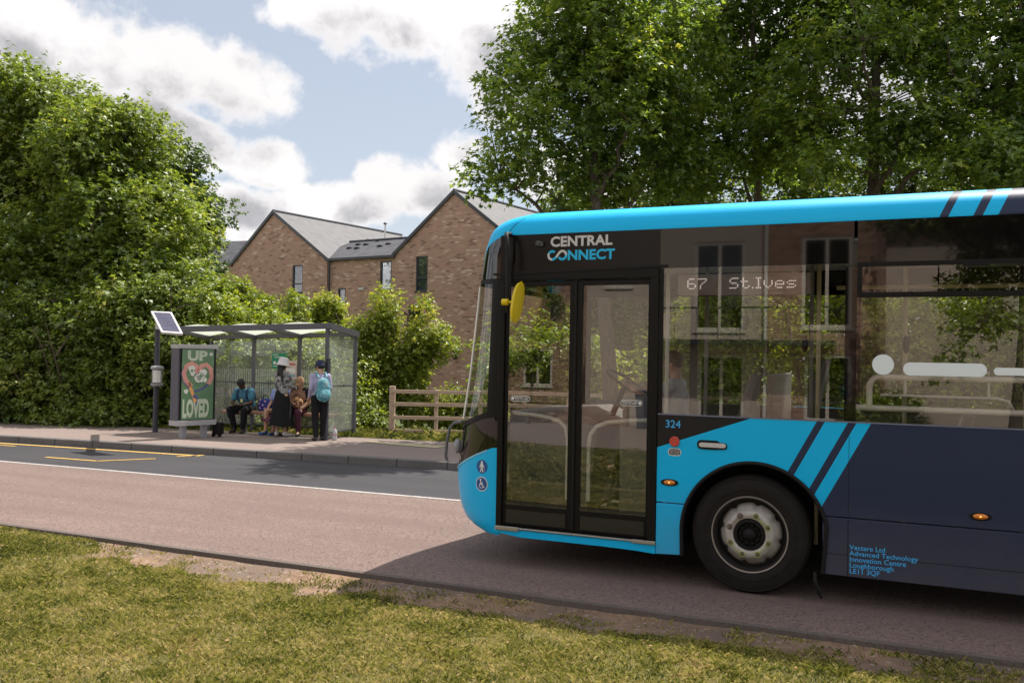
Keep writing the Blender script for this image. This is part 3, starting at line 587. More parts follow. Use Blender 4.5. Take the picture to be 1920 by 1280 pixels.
# worn verge: soil strip beside the edging, tufts over it
def vnoise(x, y, s, seed=0):
    x = x*s; y = y*s; xi = np.floor(x).astype(int); yi = np.floor(y).astype(int); fx = x-xi; fy = y-yi; fx = fx*fx*(3-2*fx); fy = fy*fy*(3-2*fy)
    def h(a, b):
        n = (a*374761393+b*668265263+seed*1442695041) & 0x7fffffff; n = ((n ^ (n >> 13))*1274126177) & 0x7fffffff; return ((n ^ (n >> 16)) & 0xffff)/65535.
    return (h(xi, yi)*(1-fx)+h(xi+1, yi)*fx)*(1-fy)+(h(xi, yi+1)*(1-fx)+h(xi+1, yi+1)*fx)*fy
def fbm(x, y, s, seed=0): return vnoise(x, y, s, seed)*.5+vnoise(x, y, s*2.1, seed+1)*.27+vnoise(x, y, s*4.3, seed+2)*.15+vnoise(x, y, s*9, seed+3)*.08
def soil(x, y):
    wd = np.interp(x, [-40, -8.4, -7.6, -6.6, -5.2, -4.4, -3, -1, .5, 6], [.05, .05, .34, .62, .74, .80, .70, .64, .56, .5])
    return np.clip(((wd-(6.66-y))+(fbm(x, y, 3.2, 5)-.5)*.75)*7, 0, 1)*np.clip((6.75-y)*30, 0, 1)
def vergeZ(x, y): return -.016+.02*(fbm(x, y, 1.1, 9)-.5)+.012*(fbm(x, y, 6, 2)-.5)-.02*soil(x, y)+.012*np.clip((6.3-y), 0, 3)
gx = np.arange(-13, 4.01, .07); gy = np.arange(2.4, 6.66, .07); gy[-1] = 6.66
GX, GY = np.meshgrid(gx, gy, indexing='ij'); GZ = vergeZ(GX, GY); SO = soil(GX, GY)
M_verge, nt, out = newmat('verge_soil_and_turf'); p = nt.pos(); at_ = nt.node('ShaderNodeAttribute', attribute_name='soil').outputs['Fac']
sc_ = nt.ramp(nt.noise(p, 5, 5, .65), [(.3, (.17, .10, .065)), (.55, (.28, .175, .11)), (.75, (.37, .25, .16))])
sc_ = nt.mix(nt.ramp(nt.noise(p, 1.2, 3), [(.42, (0, 0, 0)), (.6, (1, 1, 1))]), sc_, (.17, .12, .09), 'MIX')
v = nt.node('ShaderNodeTexVoronoi', ins={'Scale': 38.0, 'Vector': p}); rr_ = nt.sep(v.outputs['Color'])[1]
sc_ = nt.mix(nt.math('MULTIPLY', nt.math('GREATER_THAN', rr_, .96), .6), sc_, (.42, .34, .28))
gc_ = nt.ramp(nt.noise(p, 9, 6, .75), [(.3, (.07, .07, .018)), (.5, (.15, .13, .04)), (.7, (.27, .21, .09))])
pbsdf(nt, out, Base_Color=nt.mix(at_, gc_, sc_), Roughness=.95, Normal=nt.bump(nt.noise(p, 40, 5, .75), .9, .02))
mb = MB(); mb.grid([[(GX[i, j], GY[i, j], GZ[i, j]) for j in range(GX.shape[1])] for i in range(GX.shape[0])], flip=True)
vg = tag(mb.build('verge', M_verge, smooth=60), kind='structure'); a_ = vg.data.attributes.new('soil', 'FLOAT', 'POINT'); a_.data.foreach_set('value', SO.ravel().astype(np.float32))
mb = MB(); mb.grid([[(-250, -3.6, -.06), (-250, 6.66, -.03)], [(-12.95, -3.6, -.06), (-12.95, 6.66, -.03)]], flip=True); mb.grid([[(3.95, -3.6, -.06), (3.95, 6.66, -.03)], [(250, -3.6, -.06), (250, 6.66, -.03)]], flip=True); mb.grid([[(-12.95, -3.6, -.06), (-12.95, 2.45, -.03)], [(3.95, -3.6, -.06), (3.95, 2.45, -.03)]], flip=True)
tag(mb.build('verge_beyond', M_verge), kind='structure')
# grass blades (uncountable: one mesh)
M_grass, nt, out = newmat('grass_blades'); t_ = nt.node('ShaderNodeAttribute', attribute_name='tone').outputs['Fac']
gcol = nt.ramp(t_, [(0, (.05, .065, .012)), (.3, (.15, .17, .026)), (.55, (.32, .31, .06)), (.8, (.50, .42, .14)), (1, (.60, .47, .22))])
d_ = nt.node('ShaderNodeBsdfDiffuse', ins={'Color': gcol}); tr_ = nt.node('ShaderNodeBsdfTranslucent', ins={'Color': gcol}); gl_ = nt.node('ShaderNodeBsdfGlossy', ins={'Color': (.5, .5, .4), 'Roughness': .45})
mx_ = nt.node('ShaderNodeMixShader', ins={0: .45}); nt.l.new(d_.outputs[0], mx_.inputs[1]); nt.l.new(tr_.outputs[0], mx_.inputs[2]); m2_ = nt.node('ShaderNodeMixShader', ins={0: .06}); nt.l.new(mx_.outputs[0], m2_.inputs[1]); nt.l.new(gl_.outputs[0], m2_.inputs[2]); nt.l.new(m2_.outputs[0], out.inputs[0])
def raw_mesh(name, V, F, tone=None, attr='tone'):
    me = bpy.data.meshes.new(name); nv, nf, k = len(V), len(F), F.shape[1]
    me.vertices.add(nv); me.vertices.foreach_set('co', V.astype(np.float32).ravel()); me.loops.add(nf*k); me.loops.foreach_set('vertex_index', F.astype(np.int32).ravel())
    me.polygons.add(nf); me.polygons.foreach_set('loop_start', (np.arange(nf)*k).astype(np.int32)); me.update(calc_edges=True); me.validate()
    if tone is not None: a = me.attributes.new(attr, 'FLOAT', 'POINT'); a.data.foreach_set('value', tone.astype(np.float32))
    return me
def blades(n, x0, x1, y0, y1, hgt, wid, zf, dens=None, dry=.45, seed=3):
    r = np.random.default_rng(seed); x = r.uniform(x0, x1, n); y = r.uniform(y0, y1, n)
    if dens is not None: k = r.random(n) < dens(x, y); x, y = x[k], y[k]
    n = len(x); z = zf(x, y); a = r.uniform(0, 2*np.pi, n); h = hgt*r.uniform(.35, 1.2, n)*(.45+.9*fbm(x, y, 1.7, 31)+.9*np.clip((fbm(x, y, 3.7, 61)-.62)*6, 0, 1)); lean = r.uniform(.25, 1.5, n)*h; la = r.uniform(0, 2*np.pi, n)
    w = wid*r.uniform(.6, 1.3, n)
    dx, dy = np.cos(a)*w/2, np.sin(a)*w/2
    b0 = np.stack([x-dx, y-dy, z-.004], 1); b1 = np.stack([x+dx, y+dy, z-.004], 1)
    m = np.stack([x+np.cos(la)*lean*.35+dx*.7, y+np.sin(la)*lean*.35+dy*.7, z+h*.6], 1); tip = np.stack([x+np.cos(la)*lean, y+np.sin(la)*lean, z+h*.85], 1)
    V = np.stack([b0, b1, m, tip], 1).reshape(-1, 3); F = np.arange(n)[:, None]*4+np.array([[0, 1, 2, 3]]); 
    t = np.clip(dry*.75+.75*(fbm(x, y, .9, 41)-.5)+.8*(fbm(x, y, 4.5, 51)-.5)+r.normal(0, .24, n), 0, 1); return V, F, np.repeat(t, 4)
V, F, T = blades(520000, -12.9, 3.5, 2.6, 6.6, .033, .0066, vergeZ, lambda x, y: (1-soil(x, y)*(.97-(.30+.35*np.clip(x+4.2, 0, 1))*np.clip((fbm(x, y, 4.1, 90)-.52)*7, 0, 1)))*np.clip(.15+1.5*fbm(x, y, 3.3, 77), 0, 1), .70)
V2, F2, T2 = blades(60000, -200, 60, 16.3, 19.5, .17, .011, lambda x, y: np.full_like(x, .05), lambda x, y: (y > backY(0)*0+16.4+.12*(np.maximum(-30, x)+11)+.07)*(np.abs(x+9) < 22), .35, 5)
V3, F3, T3 = blades(90000, -30, -4, 15.0, 18.8, .13, .010, lambda x, y: np.full_like(x, .04), lambda x, y: (y > 16.4+.12*(x+11)+.08)*1.0, .42, 6)
V4, F4, T4 = blades(150000, -16, 4, -3.6, 2.6, .07, .014, lambda x, y: np.full_like(x, -.045), lambda x, y: (np.hypot(x, y) > .7)*1.0, .5, 8)
me = raw_mesh('grass', np.vstack([V, V2, V3, V4]), np.vstack([F, F2+len(V), F3+len(V)+len(V2), F4+len(V)+len(V2)+len(V3)]), np.concatenate([T, T2, T3, T4])); 
tag(link('grass', me, None, M_grass), label='short dry lawn grass on the verge and below the hedges', cat='grass', kind='stuff')
# fallen leaves, clover heads and stones on the verge
M_litter = pm('dead_leaf', (.30, .17, .09), .8, var=.5, scale=3)
r = np.random.default_rng(9); vs = []; fs = []
for i in range(220):
    x = r.uniform(-10, 2); y = r.uniform(3.3, 6.58); z = float(vergeZ(np.array(x), np.array(y)))+.022; a = r.uniform(0, 6.3); s = r.uniform(.008, .020)
    k = len(vs); q = [(x+s*math.cos(a), y+s*math.sin(a), z), (x+s*.5*math.cos(a+1.6), y+s*.5*math.sin(a+1.6), z+.006), (x-s*math.cos(a), y-s*math.sin(a), z+.002), (x-s*.5*math.cos(a+1.6), y-s*.5*math.sin(a+1.6), z)]
    vs += q; fs.append((k, k+1, k+2, k+3))
mb = MB(); mb.add(vs, fs); tag(mb.build('leaf_litter', M_litter), label='small brown fallen leaves scattered over the near verge', cat='leaf litter', kind='stuff')
vs = MB()
for i in range(150):
    x = r.uniform(-8, 2); y = 6.58-abs(r.normal(0, .25)); z = float(vergeZ(np.array(x), np.array(y))); s = r.uniform(.004, .014); vs.ell((x, y, z), (s, s*.8, s*.5), 6, 4)
tag(vs.build('gravel', pm('gravel_stone', (.28, .22, .18), .8, var=.4, scale=8)), label='pale small stones lying on the bare soil strip', cat='gravel', kind='stuff')

# ------------------------------------------------------------------ shelter
fp = np.array((-11.23, 15.47, .12)); uf = np.array((.9925, .122, 0)); nf = np.array((-.122, .9925, 0))
SH = root('bus_shelter', fp-uf*1.8+nf*.6, label='grey framed glass bus shelter with translucent roof and waiting people inside', cat='bus shelter')
def sp(u, n, z): p = fp+uf*u+nf*n; return (p[0], p[1], z)
M_fr = pm('anthracite_frame', (.085, .083, .095), .45, var=.1, scale=5)
M_shg, nt, out = newmat('shelter_glass')
o_ = nt.obj(); dirt = nt.noise(o_, 1.6, 4); fr = nt.node('ShaderNodeFresnel', ins={'IOR': 1.5}); tr = nt.node('ShaderNodeBsdfTransparent', ins={'Color': (.90, .95, .91)}); gl = nt.node('ShaderNodeBsdfGlossy', ins={'Roughness': .02}); df = nt.node('ShaderNodeBsdfDiffuse', ins={'Color': (.52, .56, .50)})
a = nt.node('ShaderNodeMixShader'); nt.set(a, 0, nt.math('ADD', nt.math('MULTIPLY', fr.outputs[0], 1.2), .05, clamp=True)); nt.l.new(tr.outputs[0], a.inputs[1]); nt.l.new(gl.outputs[0], a.inputs[2])
b = nt.node('ShaderNodeMixShader'); nt.set(b, 0, nt.math('MULTIPLY', dirt, .5)); nt.l.new(a.outputs[0], b.inputs[1]); nt.l.new(df.outputs[0], b.inputs[2]); nt.l.new(b.outputs[0], out.inputs[0])
M_poly, nt, out = newmat('frosted_roof_panel'); df = nt.node('ShaderNodeBsdfDiffuse', ins={'Color': (.60, .64, .57)}); tl_ = nt.node('ShaderNodeBsdfTranslucent', ins={'Color': (.50, .53, .46)}); a = nt.node('ShaderNodeMixShader', ins={0: .66}); nt.l.new(df.outputs[0], a.inputs[1]); nt.l.new(tl_.outputs[0], a.inputs[2]); nt.l.new(a.outputs[0], out.inputs[0])
D = 1.22; posts = [-3.62, -2.50, -1.35, 0.0]
def zr(u, n): return 2.37+.035*u*.75-.13*(n/D)       # underside of the roof
for i, u in enumerate(posts):
    mb = MB(); mb.bar(sp(u, D, .12), sp(u, D, zr(u, D)), .075, .075, up=uf); mb.build('post', M_fr, SH, bevel=.006)
mb = MB(); mb.bar(sp(0, .0, .12), sp(0, .0, zr(0, 0)), .07, .07, up=uf)
mb2 = MB(); mb2.bar(sp(0, -.0, .12), sp(0, 0, 1.15), .085, .085, up=uf); mb2.bar(sp(.02, .02, 1.45), sp(.02, .02, 1.78), .11, .05, up=uf); 
mb.build('post', M_fr, SH, bevel=.006); mb2.build('post_sleeve', pm('post_sleeve_dark', (.04, .04, .055), .5), SH, bevel=.006)
mb = MB()
mb.bar(sp(-3.75, -.06, zr(-3.75, 0)+.055), sp(.06, -.06, zr(.06, 0)+.055), .05, .12); mb.build('roof_beam', M_fr, SH, bevel=.004)
mb = MB(); mb.bar(sp(-3.75, D+.03, zr(-3.75, D)+.05), sp(.06, D+.03, zr(.06, D)+.05), .07, .10); mb.build('roof_beam', M_fr, SH, bevel=.004)
for u in (-3.7, -2.50, -1.35, .03):
    mb = MB(); h = .13 if u > -.1 else .10; mb.bar(sp(u, -.03, zr(u, 0)+.05+(.012 if u > -.1 else 0)), sp(u, D, zr(u, D)+.045+(.012 if u > -.1 else 0)), .07, h); mb.build('roof_rafter', M_fr, SH, bevel=.004)
for u0, u1 in ((-3.66, -2.54), (-2.46, -1.39), (-1.31, -.01)):
    mb = MB(); P = [[sp(u0+(u1-u0)*i/6, n, zr(u0+(u1-u0)*i/6, n)+.075+(.07*math.sin(math.pi*i/6))) for n in (-.02, D*.33, D*.66, D-.02)] for i in range(7)]; mb.grid(P); mb.build('roof_panel', M_poly, SH, smooth=40)
M_str, nt, out = newmat('glass_stripe_film')
o_ = nt.node('ShaderNodeUVMap').outputs[0]
df = nt.node('ShaderNodeBsdfDiffuse', ins={'Color': (.66, .66, .60)}); tr = nt.node('ShaderNodeBsdfTransparent'); a = nt.node('ShaderNodeMixShader', ins={0: .6}); nt.l.new(tr.outputs[0], a.inputs[1]); nt.l.new(df.outputs[0], a.inputs[2]); nt.l.new(a.outputs[0], out.inputs[0])
def panel(pa, pb, z0, z1, ztop):
    pa = np.array(pa[:2]); pb = np.array(pb[:2]); d = pb-pa; L = np.linalg.norm(d); d /= L; nn = np.array((-d[1], d[0]))
    mb = MB(); mb.add([(*pa, z0), (*pb, z0), (*pb, z1), (*pa, z1)], [(0, 1, 2, 3)]); g = mb.build('glass_panel', M_shg, SH); g['org'] = SH['org']
    mb = MB(); k = int(L/.055)
    for i in range(k):
        a = pa+d*(L*(i+.25)/k)+nn*.004; b = a+d*.027; mb.add([(*a, .86), (*b, .86), (*b, 1.50), (*a, 1.50)], [(0, 1, 2, 3)])
    mb.build('stripe_film', M_str, g)
    mb = MB(); mb.bar((*(pa+nn*.01), 1.20), (*(pb+nn*.01), 1.20), .02, .022); mb.bar((*(pa+nn*.004), z0), (*(pb+nn*.004), z0), .014, .03); mb.build('glass_rail', M_fr, g)
for a, b in zip(posts[:-1], posts[1:]): panel(sp(a+.04, D, 0), sp(b-.04, D, 0), .27, zr(a, D)-.02, 0)
panel(sp(0, .05, 0), sp(0, D-.05, 0), .27, zr(0, D)-.02, 0)
M_bench = pm('bench_timber', (.33, .17, .12), .6, var=.25, scale=9)
mb = MB(); mb.bar(sp(-2.95, D-.38, .565), sp(-.18, D-.38, .565), .26, .07); mb.build('bench_seat', M_bench, SH, bevel=.015)
for u in (-2.45, -1.75, -.55): mb = MB(); mb.bar(sp(u, D-.36, .12), sp(u, D-.36, .53), .07, .07, up=uf); mb.build('bench_leg', M_fr, SH, bevel=.006)
def flat(name, org, pts, mat, u0=uf, off=0.0):   # poster parts on a vertical plane through org
    mb = MB(); mb.add([tuple(np.array(org)+u0*a+np.array((0, 0, b))+np.cross(u0, (0, 0, 1))*off) for a, b in pts], [tuple(range(len(pts)))]); return mb
M_gn = pm('notice_green', (.01, .24, .13), .5); M_cr = pm('notice_cream', (.62, .50, .44), .6, var=.05); M_wh = pm('paper_white', (.72, .70, .66), .7, var=.03)
g0 = np.array(sp(-2.02, D-.03, 1.52))
n1 = root('notice', g0, label='green notice with three white discs stuck inside the shelter glass', cat='notice')
mb = MB(); mb.bar(g0+np.array((0, 0, .17)), g0+uf*.36+np.array((0, 0, .17)), .006, .34); mb.build('board', M_gn, n1)
for k in range(3): flat('d', g0, arc((.07+.11*k, .13), .036, 0, 330, 11), M_wh, off=.006).build('disc', M_wh, n1)
for z, a, b in ((.30, .03, .16), (.25, .06, .28), (.245, .06, .26), (.05, .03, .33)): flat('d', g0, [(a, z), (b, z), (b, z+.014), (a, z+.014)], M_wh, off=.006).build('text_line', M_wh, n1)
g0 = np.array(sp(-1.68, D-.03, 1.30))
n2 = root('notice', g0, label='cream timetable notice behind the white bucket hat', cat='notice')
mb = MB(); mb.bar(g0+np.array((0, 0, .20)), g0+uf*.28+np.array((0, 0, .20)), .006, .40); mb.build('board', M_cr, n2)
for z, h, m_ in ((.30, .05, pm('notice_red', (.5, .16, .12), .6)), (.13, .10, M_wh), (.05, .05, pm('notice_blue', (.18, .38, .45), .6))): flat('d', g0, [(.03, z), (.25, z), (.25, z+h), (.03, z+h)], m_, off=.006).build('printed_block', m_, n2)

# ------------------------------------------------------------------ stop pole with solar panel
pb = np.array((-15.26, 14.92, .12)); SPN = root('bus_stop_pole', pb, label='dark bus stop pole with tilted solar panel and timetable case', cat='bus stop pole')
mb = MB(); mb.tube([tuple(pb), tuple(pb+np.array((.0, 0, 2.32)))], .055, 16); mb.build('pole', pm('pole_dark', (.045, .043, .055), .45), SPN, smooth=50)
# tilted panel: corner survey on a plane facing up and away from the road
c0, c1, c2, c3 = at(283, 583, 17.9), at(322, 585, 18.05), at(343, 625, 17.35), at(303, 622, 17.2)
def pan(s, t, off=0.0):
    p = (c0*(1-s)+c1*s)*(1-t)+(c3*(1-s)+c2*s)*t; nn = np.cross(c1-c0, c3-c0); nn = nn/np.linalg.norm(nn); nn = nn if nn@(CC-p) > 0 else -nn; return tuple(p+nn*off)
mb = MB(); mb.add([pan(0, 0), pan(1, 0), pan(1, 1), pan(0, 1), pan(0, 0, -.04), pan(1, 0, -.04), pan(1, 1, -.04), pan(0, 1, -.04)], [(0, 1, 2, 3), (7, 6, 5, 4), (0, 4, 5, 1), (1, 5, 6, 2), (2, 6, 7, 3), (3, 7, 4, 0)]); pnl = mb.build('solar_panel', pm('panel_frame_white', (.66, .64, .62), .4, var=.03), SPN); pnl['org'] = SPN['org']
M_sol = pm('solar_cell', (.045, .04, .075), .18, var=.2, coat=.5)
mb = MB()
for i in range(2):
    for k in range(6):
        s0, s1 = .10+.40*i+.006, .10+.40*(i+1)-.006; t0, t1 = .06+.147*k+.007, .06+.147*(k+1)-.007; mb.add([pan(s0, t0, .004), pan(s1, t0, .004), pan(s1, t1, .004), pan(s0, t1, .004)], [(0, 1, 2, 3)])
mb.build('solar_cells', M_sol, pnl)
mb = MB(); mb.add([pan(.09, .045, .002), pan(.91, .045, .002), pan(.91, .955, .002), pan(.09, .955, .002)], [(0, 1, 2, 3)]); mb.build('solar_backing', pm('panel_grid', (.25, .24, .28), .4), pnl)
mb = MB(); mb.bar(pb+np.array((0, 0, 2.28)), np.array(pan(.3, .6, -.05)), .09, .14); mb.build('panel_bracket', pm('panel_frame_white', 0), SPN)
mb = MB(); P0_ = pb+np.array((.08, -.06, 0)); mb.tube([tuple(P0_+np.array((0, 0, z))) for z in (.99, 1.0, 1.05, 1.06)], [.09, .125, .135, .10], 20); mb.tube([tuple(P0_+np.array((0, 0, z))) for z in (1.345, 1.355, 1.40, 1.42, 1.425)], [.10, .135, .135, .11, .05], 20)
mb.tube([tuple(P0_+np.array((0, 0, z))) for z in (1.05, 1.355)], .105, 20); tc = mb.build('timetable_case', pm('case_grey', (.30, .29, .31), .35), SPN, smooth=40); tc['org'] = SPN['org']
vd = np.array((.68, -.73, 0)); sd = np.array((.73, .68, 0))
mb = MB(); mb.grid([[tuple(P0_+(vd*math.cos(a)+sd*math.sin(a))*.109+np.array((0, 0, z))) for z in (1.07, 1.335)] for a in np.linspace(-.75, .75, 9)], flip=True); mb.build('timetable_sheet', M_wh, tc)
mb = MB(); mb.grid([[tuple(P0_+(vd*math.cos(a)+sd*math.sin(a))*.112+np.array((0, 0, z))) for z in (1.335, 1.35)] for a in np.linspace(-.9, .9, 9)]); mb.grid([[tuple(P0_+(vd*math.cos(a)+sd*math.sin(a))*.112+np.array((0, 0, z))) for z in (1.055, 1.07)] for a in np.linspace(-.9, .9, 9)]); mb.build('case_band', M_rub, tc)

# ------------------------------------------------------------------ advertising panel
a0 = at(333, 800, 18.35)*[1, 1, 0]; a1 = at(402, 800, 19.0)*[1, 1, 0]; ua = (a1-a0)/np.linalg.norm(a1-a0); na = np.array((ua[1], -ua[0], 0)); AW = float(np.linalg.norm(a1-a0))
AD = root('advertising_panel', (a0+a1)/2+np.array((0, 0, .12)), label='green illustrated poster in a dark grey free-standing frame left of the shelter', cat='advert panel')
def ap(u, n, z): p = a0+ua*u+na*n; return (p[0], p[1], z)
Z0_, Z1_ = .40, 1.97
mb = MB(); mb.bar(ap(AW/2, -.15, Z0_), ap(AW/2, -.15, Z1_), .30, AW+.02, up=na) if False else mb.add([ap(-.01, 0, Z0_), ap(AW+.01, 0, Z0_), ap(AW+.01, 0, Z1_), ap(-.01, 0, Z1_), ap(-.01, -.28, Z0_), ap(AW+.01, -.28, Z0_), ap(AW+.01, -.28, Z1_), ap(-.01, -.28, Z1_)], [(0, 1, 2, 3), (7, 6, 5, 4), (0, 4, 5, 1), (1, 5, 6, 2), (2, 6, 7, 3), (3, 7, 4, 0)])
mb.build('case', pm('ad_case_grey', (.07, .066, .085), .45), AD, bevel=.01)
for u in (.2, AW-.16): mb = MB(); mb.bar(ap(u, -.14, .12), ap(u, -.14, Z0_), .12, .10, up=ua); mb.build('leg', pm('case_grey', 0), AD, bevel=.005)
for z0, z1 in ((Z0_-.02, Z0_+.085), (Z1_-.05, Z1_+.03)): mb = MB(); mb.add([ap(a, n, z) for n in (.02, -.29) for a, z in ((-.02, z0), (AW+.03, z0), (AW+.03, z1), (-.02, z1))], [(0, 1, 2, 3), (7, 6, 5, 4), (0, 4, 5, 1), (1, 5, 6, 2), (2, 6, 7, 3), (3, 7, 4, 0)]); mb.build('cap_rail', pm('cap_silver', (.38, .37, .37), .4), AD, bevel=.004)
M_pg, nt, out = newmat('poster_green'); x, y, z = nt.sep(nt.obj()); pbsdf(nt, out, Base_Color=nt.mix(nt.noise(nt.obj(), 3, 3), (.085, .20, .105), (.17, .27, .14)), Roughness=.25, Coat_Weight=.5, Coat_Roughness=.05)
PW0, PW1, PZ0, PZ1 = .06, AW-.05, .50, 1.91
mb = MB(); mb.add([ap(PW0, .006, PZ0), ap(PW1, .006, PZ0), ap(PW1, .006, PZ1), ap(PW0, .006, PZ1)], [(0, 1, 2, 3)]); mb.build('poster', M_pg, AD)
mb = MB(); mb.add([ap(.02, .003, .45), ap(AW-.01, .003, .45), ap(AW-.01, .003, 1.94), ap(.02, .003, 1.94)], [(0, 1, 2, 3)]); mb.build('poster_surround', M_rub, AD)
M_pc = pm('poster_cream', (.52, .58, .44), .4, var=.1); M_pp = pm('poster_coral', (.60, .28, .23), .4, var=.2); M_pn = pm('poster_navy', (.09, .09, .22), .4); M_po = pm('poster_orange', (.70, .34, .12), .4); M_pw = pm('poster_white', (.62, .64, .56), .4)  # coral and poster green are paled, glare of the cover glass put into them
W_ = PW1-PW0
def pst(a, b, off): return ap(PW0+a*W_, .006+off, PZ0+b*(PZ1-PZ0))
def pstroke(pts, w, mat, off, name='artwork'):
    mb = MB(); n = len(pts); L = []
    for i in range(n):
        a = np.array(pts[max(i-1, 0)]); b = np.array(pts[min(i+1, n-1)]); d = (b-a)*np.array((W_, 1.5)); d = d/np.linalg.norm(d); q = np.array((-d[1]/W_, d[0]/1.5))*w/2; p = np.array(pts[i]); wv = 1
        L.append([pst(*(p+q), off), pst(*(p-q), off)])
    mb.grid(L); mb.build(name, mat, AD)
def ptxt(s, x, z, h, w, bold): text_mesh(s, 1.0, lambda a, b: pst(x+a*w, z+b*h, .004), 'poster_lettering', M_pc, AD, bold=bold)
ptxt('UP', .16, .845, .185, .50, .05)
ptxt('LOVED', .035, .045, .335, .262, .05)
heart = [(.50, .66), (.44, .76), (.30, .80), (.14, .76), (.06, .66), (.12, .56), (.30, .47)]; heart2 = [(.52, .66), (.60, .76), (.76, .78), (.90, .72), (.93, .60), (.84, .50), (.62, .43), (.40, .40)]
pstroke([(a-.02, b-.012) for a, b in heart], .10, M_pn, .002); pstroke(heart, .10, M_pp, .003); pstroke(heart2[:6], .10, M_pp, .003); pstroke(heart2[4:], .05, M_pn, .0025); pstroke([(.22, .53), (.30, .42), (.38, .33), (.44, .25)], .07, M_po, .003); pstroke([(.36, .34), (.46, .32), (.50, .24), (.42, .22)], .08, M_pn, .0035)
def blob(c, r, mat, off, k=9): mb = MB(); mb.add([pst(c[0]+r*math.cos(t)*(1+.2*math.sin(3*t))/W_, c[1]+r*math.sin(t)*(1+.15*math.cos(5*t))/1.5, off) for t in np.linspace(0, 6.28, 20)[:-1]], [tuple(range(19))]); mb.build('artwork', mat, AD)
for c, r_, m_ in (((.30, .72), .075, M_pw), ((.33, .66), .06, M_pw), ((.58, .60), .10, M_pw), ((.66, .66), .085, M_pw), ((.50, .58), .08, M_pw), ((.72, .56), .05, M_pw), ((.14, .40), .05, M_pw), ((.42, .27), .04, M_po), ((.60, .62), .03, M_pg), ((.31, .70), .022, M_pg), ((.90, .93), .04, M_pw)): blob(c, r_, m_, .0045 if m_ is not M_pg else .005)
# small dark wheeled bag beside the panel
q = ap(AW+.10, -.02, .12); WB_ = root('wheeled_bag', q, label='small black wheeled bag standing between poster panel and shelter', cat='bag')
mb = MB(); mb.box((q[0]-.10, q[1]-.08, .17), (q[0]+.10, q[1]+.08, .42)); mb.build('body', M_rub, WB_, bevel=.03)
mb = MB(); mb.tube([(q[0]-.06, q[1]+.06, .42), (q[0]-.06, q[1]+.06, .50), (q[0]+.06, q[1]+.06, .50), (q[0]+.06, q[1]+.06, .42)], .008, 6); mb.build('handle', M_rub, WB_)
for sx in (-.08, .08): mb = MB(); mb.lathe([(.001, -.015), (.04, -.015), (.04, .015), (.001, .015)], (q[0]+sx, q[1]-.04, .162), (1, 0, 0), 14); mb.build('wheel', M_rub, WB_)

# ------------------------------------------------------------------ timber fence
M_tim, nt, out = newmat('weathered_timber'); o_ = nt.obj(); x, y, z = nt.sep(o_); g_ = nt.noise(nt.comb(nt.math('MULTIPLY', x, 3), nt.math('MULTIPLY', y, 3), nt.math('MULTIPLY', z, 30)), 1.5, 5)
pbsdf(nt, out, Base_Color=nt.ramp(g_, [(.3, (.40, .27, .19)), (.7, (.60, .44, .33))]), Roughness=.85, Normal=nt.bump(g_, .4, .01))
fa = np.array((-11.5, 18.40, .03)); fd = np.array((.905, .425, 0)); fd /= np.linalg.norm(fd)
FN = root('post_and_rail_fence', fa, label='weathered timber fence of four rails between the small tree and the bus front', cat='fence')
for k in range(9):
    p = fa+fd*(k*1.02); mb = MB(); hh = 1.12 if k == 0 else 1.05; w = .13 if k == 0 else .085
    mb.bar(p, p+np.array((0, 0, hh)), w, w, up=fd); mb.build('post', M_tim, FN, bevel=.008)
nfn = np.array((fd[1], -fd[0], 0))
for z in (1.0, .71, .40, .09):
    for k in range(0, 8, 2): p = fa+fd*(k*1.02+.004)+nfn*.07; mb = MB(); mb.bar(p+np.array((0, 0, z+.02*math.sin(k))), fa+fd*((k+2)*1.02-.004)+nfn*.07+np.array((0, 0, z)), .035, .085); mb.build('rail', M_tim, FN, bevel=.005)
# ------------------------------------------------------------------ people
def fuse(mb, name, mat, parent, voxel=.011, smooth=2, fold=0):
    me = bpy.data.meshes.new('f'); me.from_pydata(mb.v, [], mb.f); o = bpy.data.objects.new('f', me); COL.objects.link(o)
    m = o.modifiers.new('r', 'REMESH'); m.mode = 'VOXEL'; m.voxel_size = voxel; m.use_smooth_shade = True
    if fold:
        tx = bpy.data.textures.new('fold', 'CLOUDS'); tx.noise_scale = .09; dm = o.modifiers.new('d', 'DISPLACE'); dm.texture = tx; dm.strength = fold; dm.mid_level = .5
    sm = o.modifiers.new('s', 'SMOOTH'); sm.factor = .5; sm.iterations = smooth
    bpy.context.view_layer.update()
    me2 = bpy.data.meshes.new_from_object(o.evaluated_get(bpy.context.evaluated_depsgraph_get())); bpy.data.objects.remove(o); bpy.data.meshes.remove(me)
    me2.name = name; me2.shade_smooth(); me2.materials.clear()
    return link(name, me2, parent, mat)
def cone(mb, p, q, r0, r1, n=12):
    p = np.array(p, float); q = np.array(q, float); d = q-p; L = np.linalg.norm(d); d = d/(L+1e-9)
    pts = []; rr = []
    for a in (90, 60, 30, 0): pts.append(p-d*r0*math.sin(R_(a))); rr.append(max(.001, r0*math.cos(R_(a))))
    for a in (0, 30, 60, 90): pts.append(q+d*r1*math.sin(R_(a))); rr.append(max(.001, r1*math.cos(R_(a))))
    mb.tube(pts, rr, n)
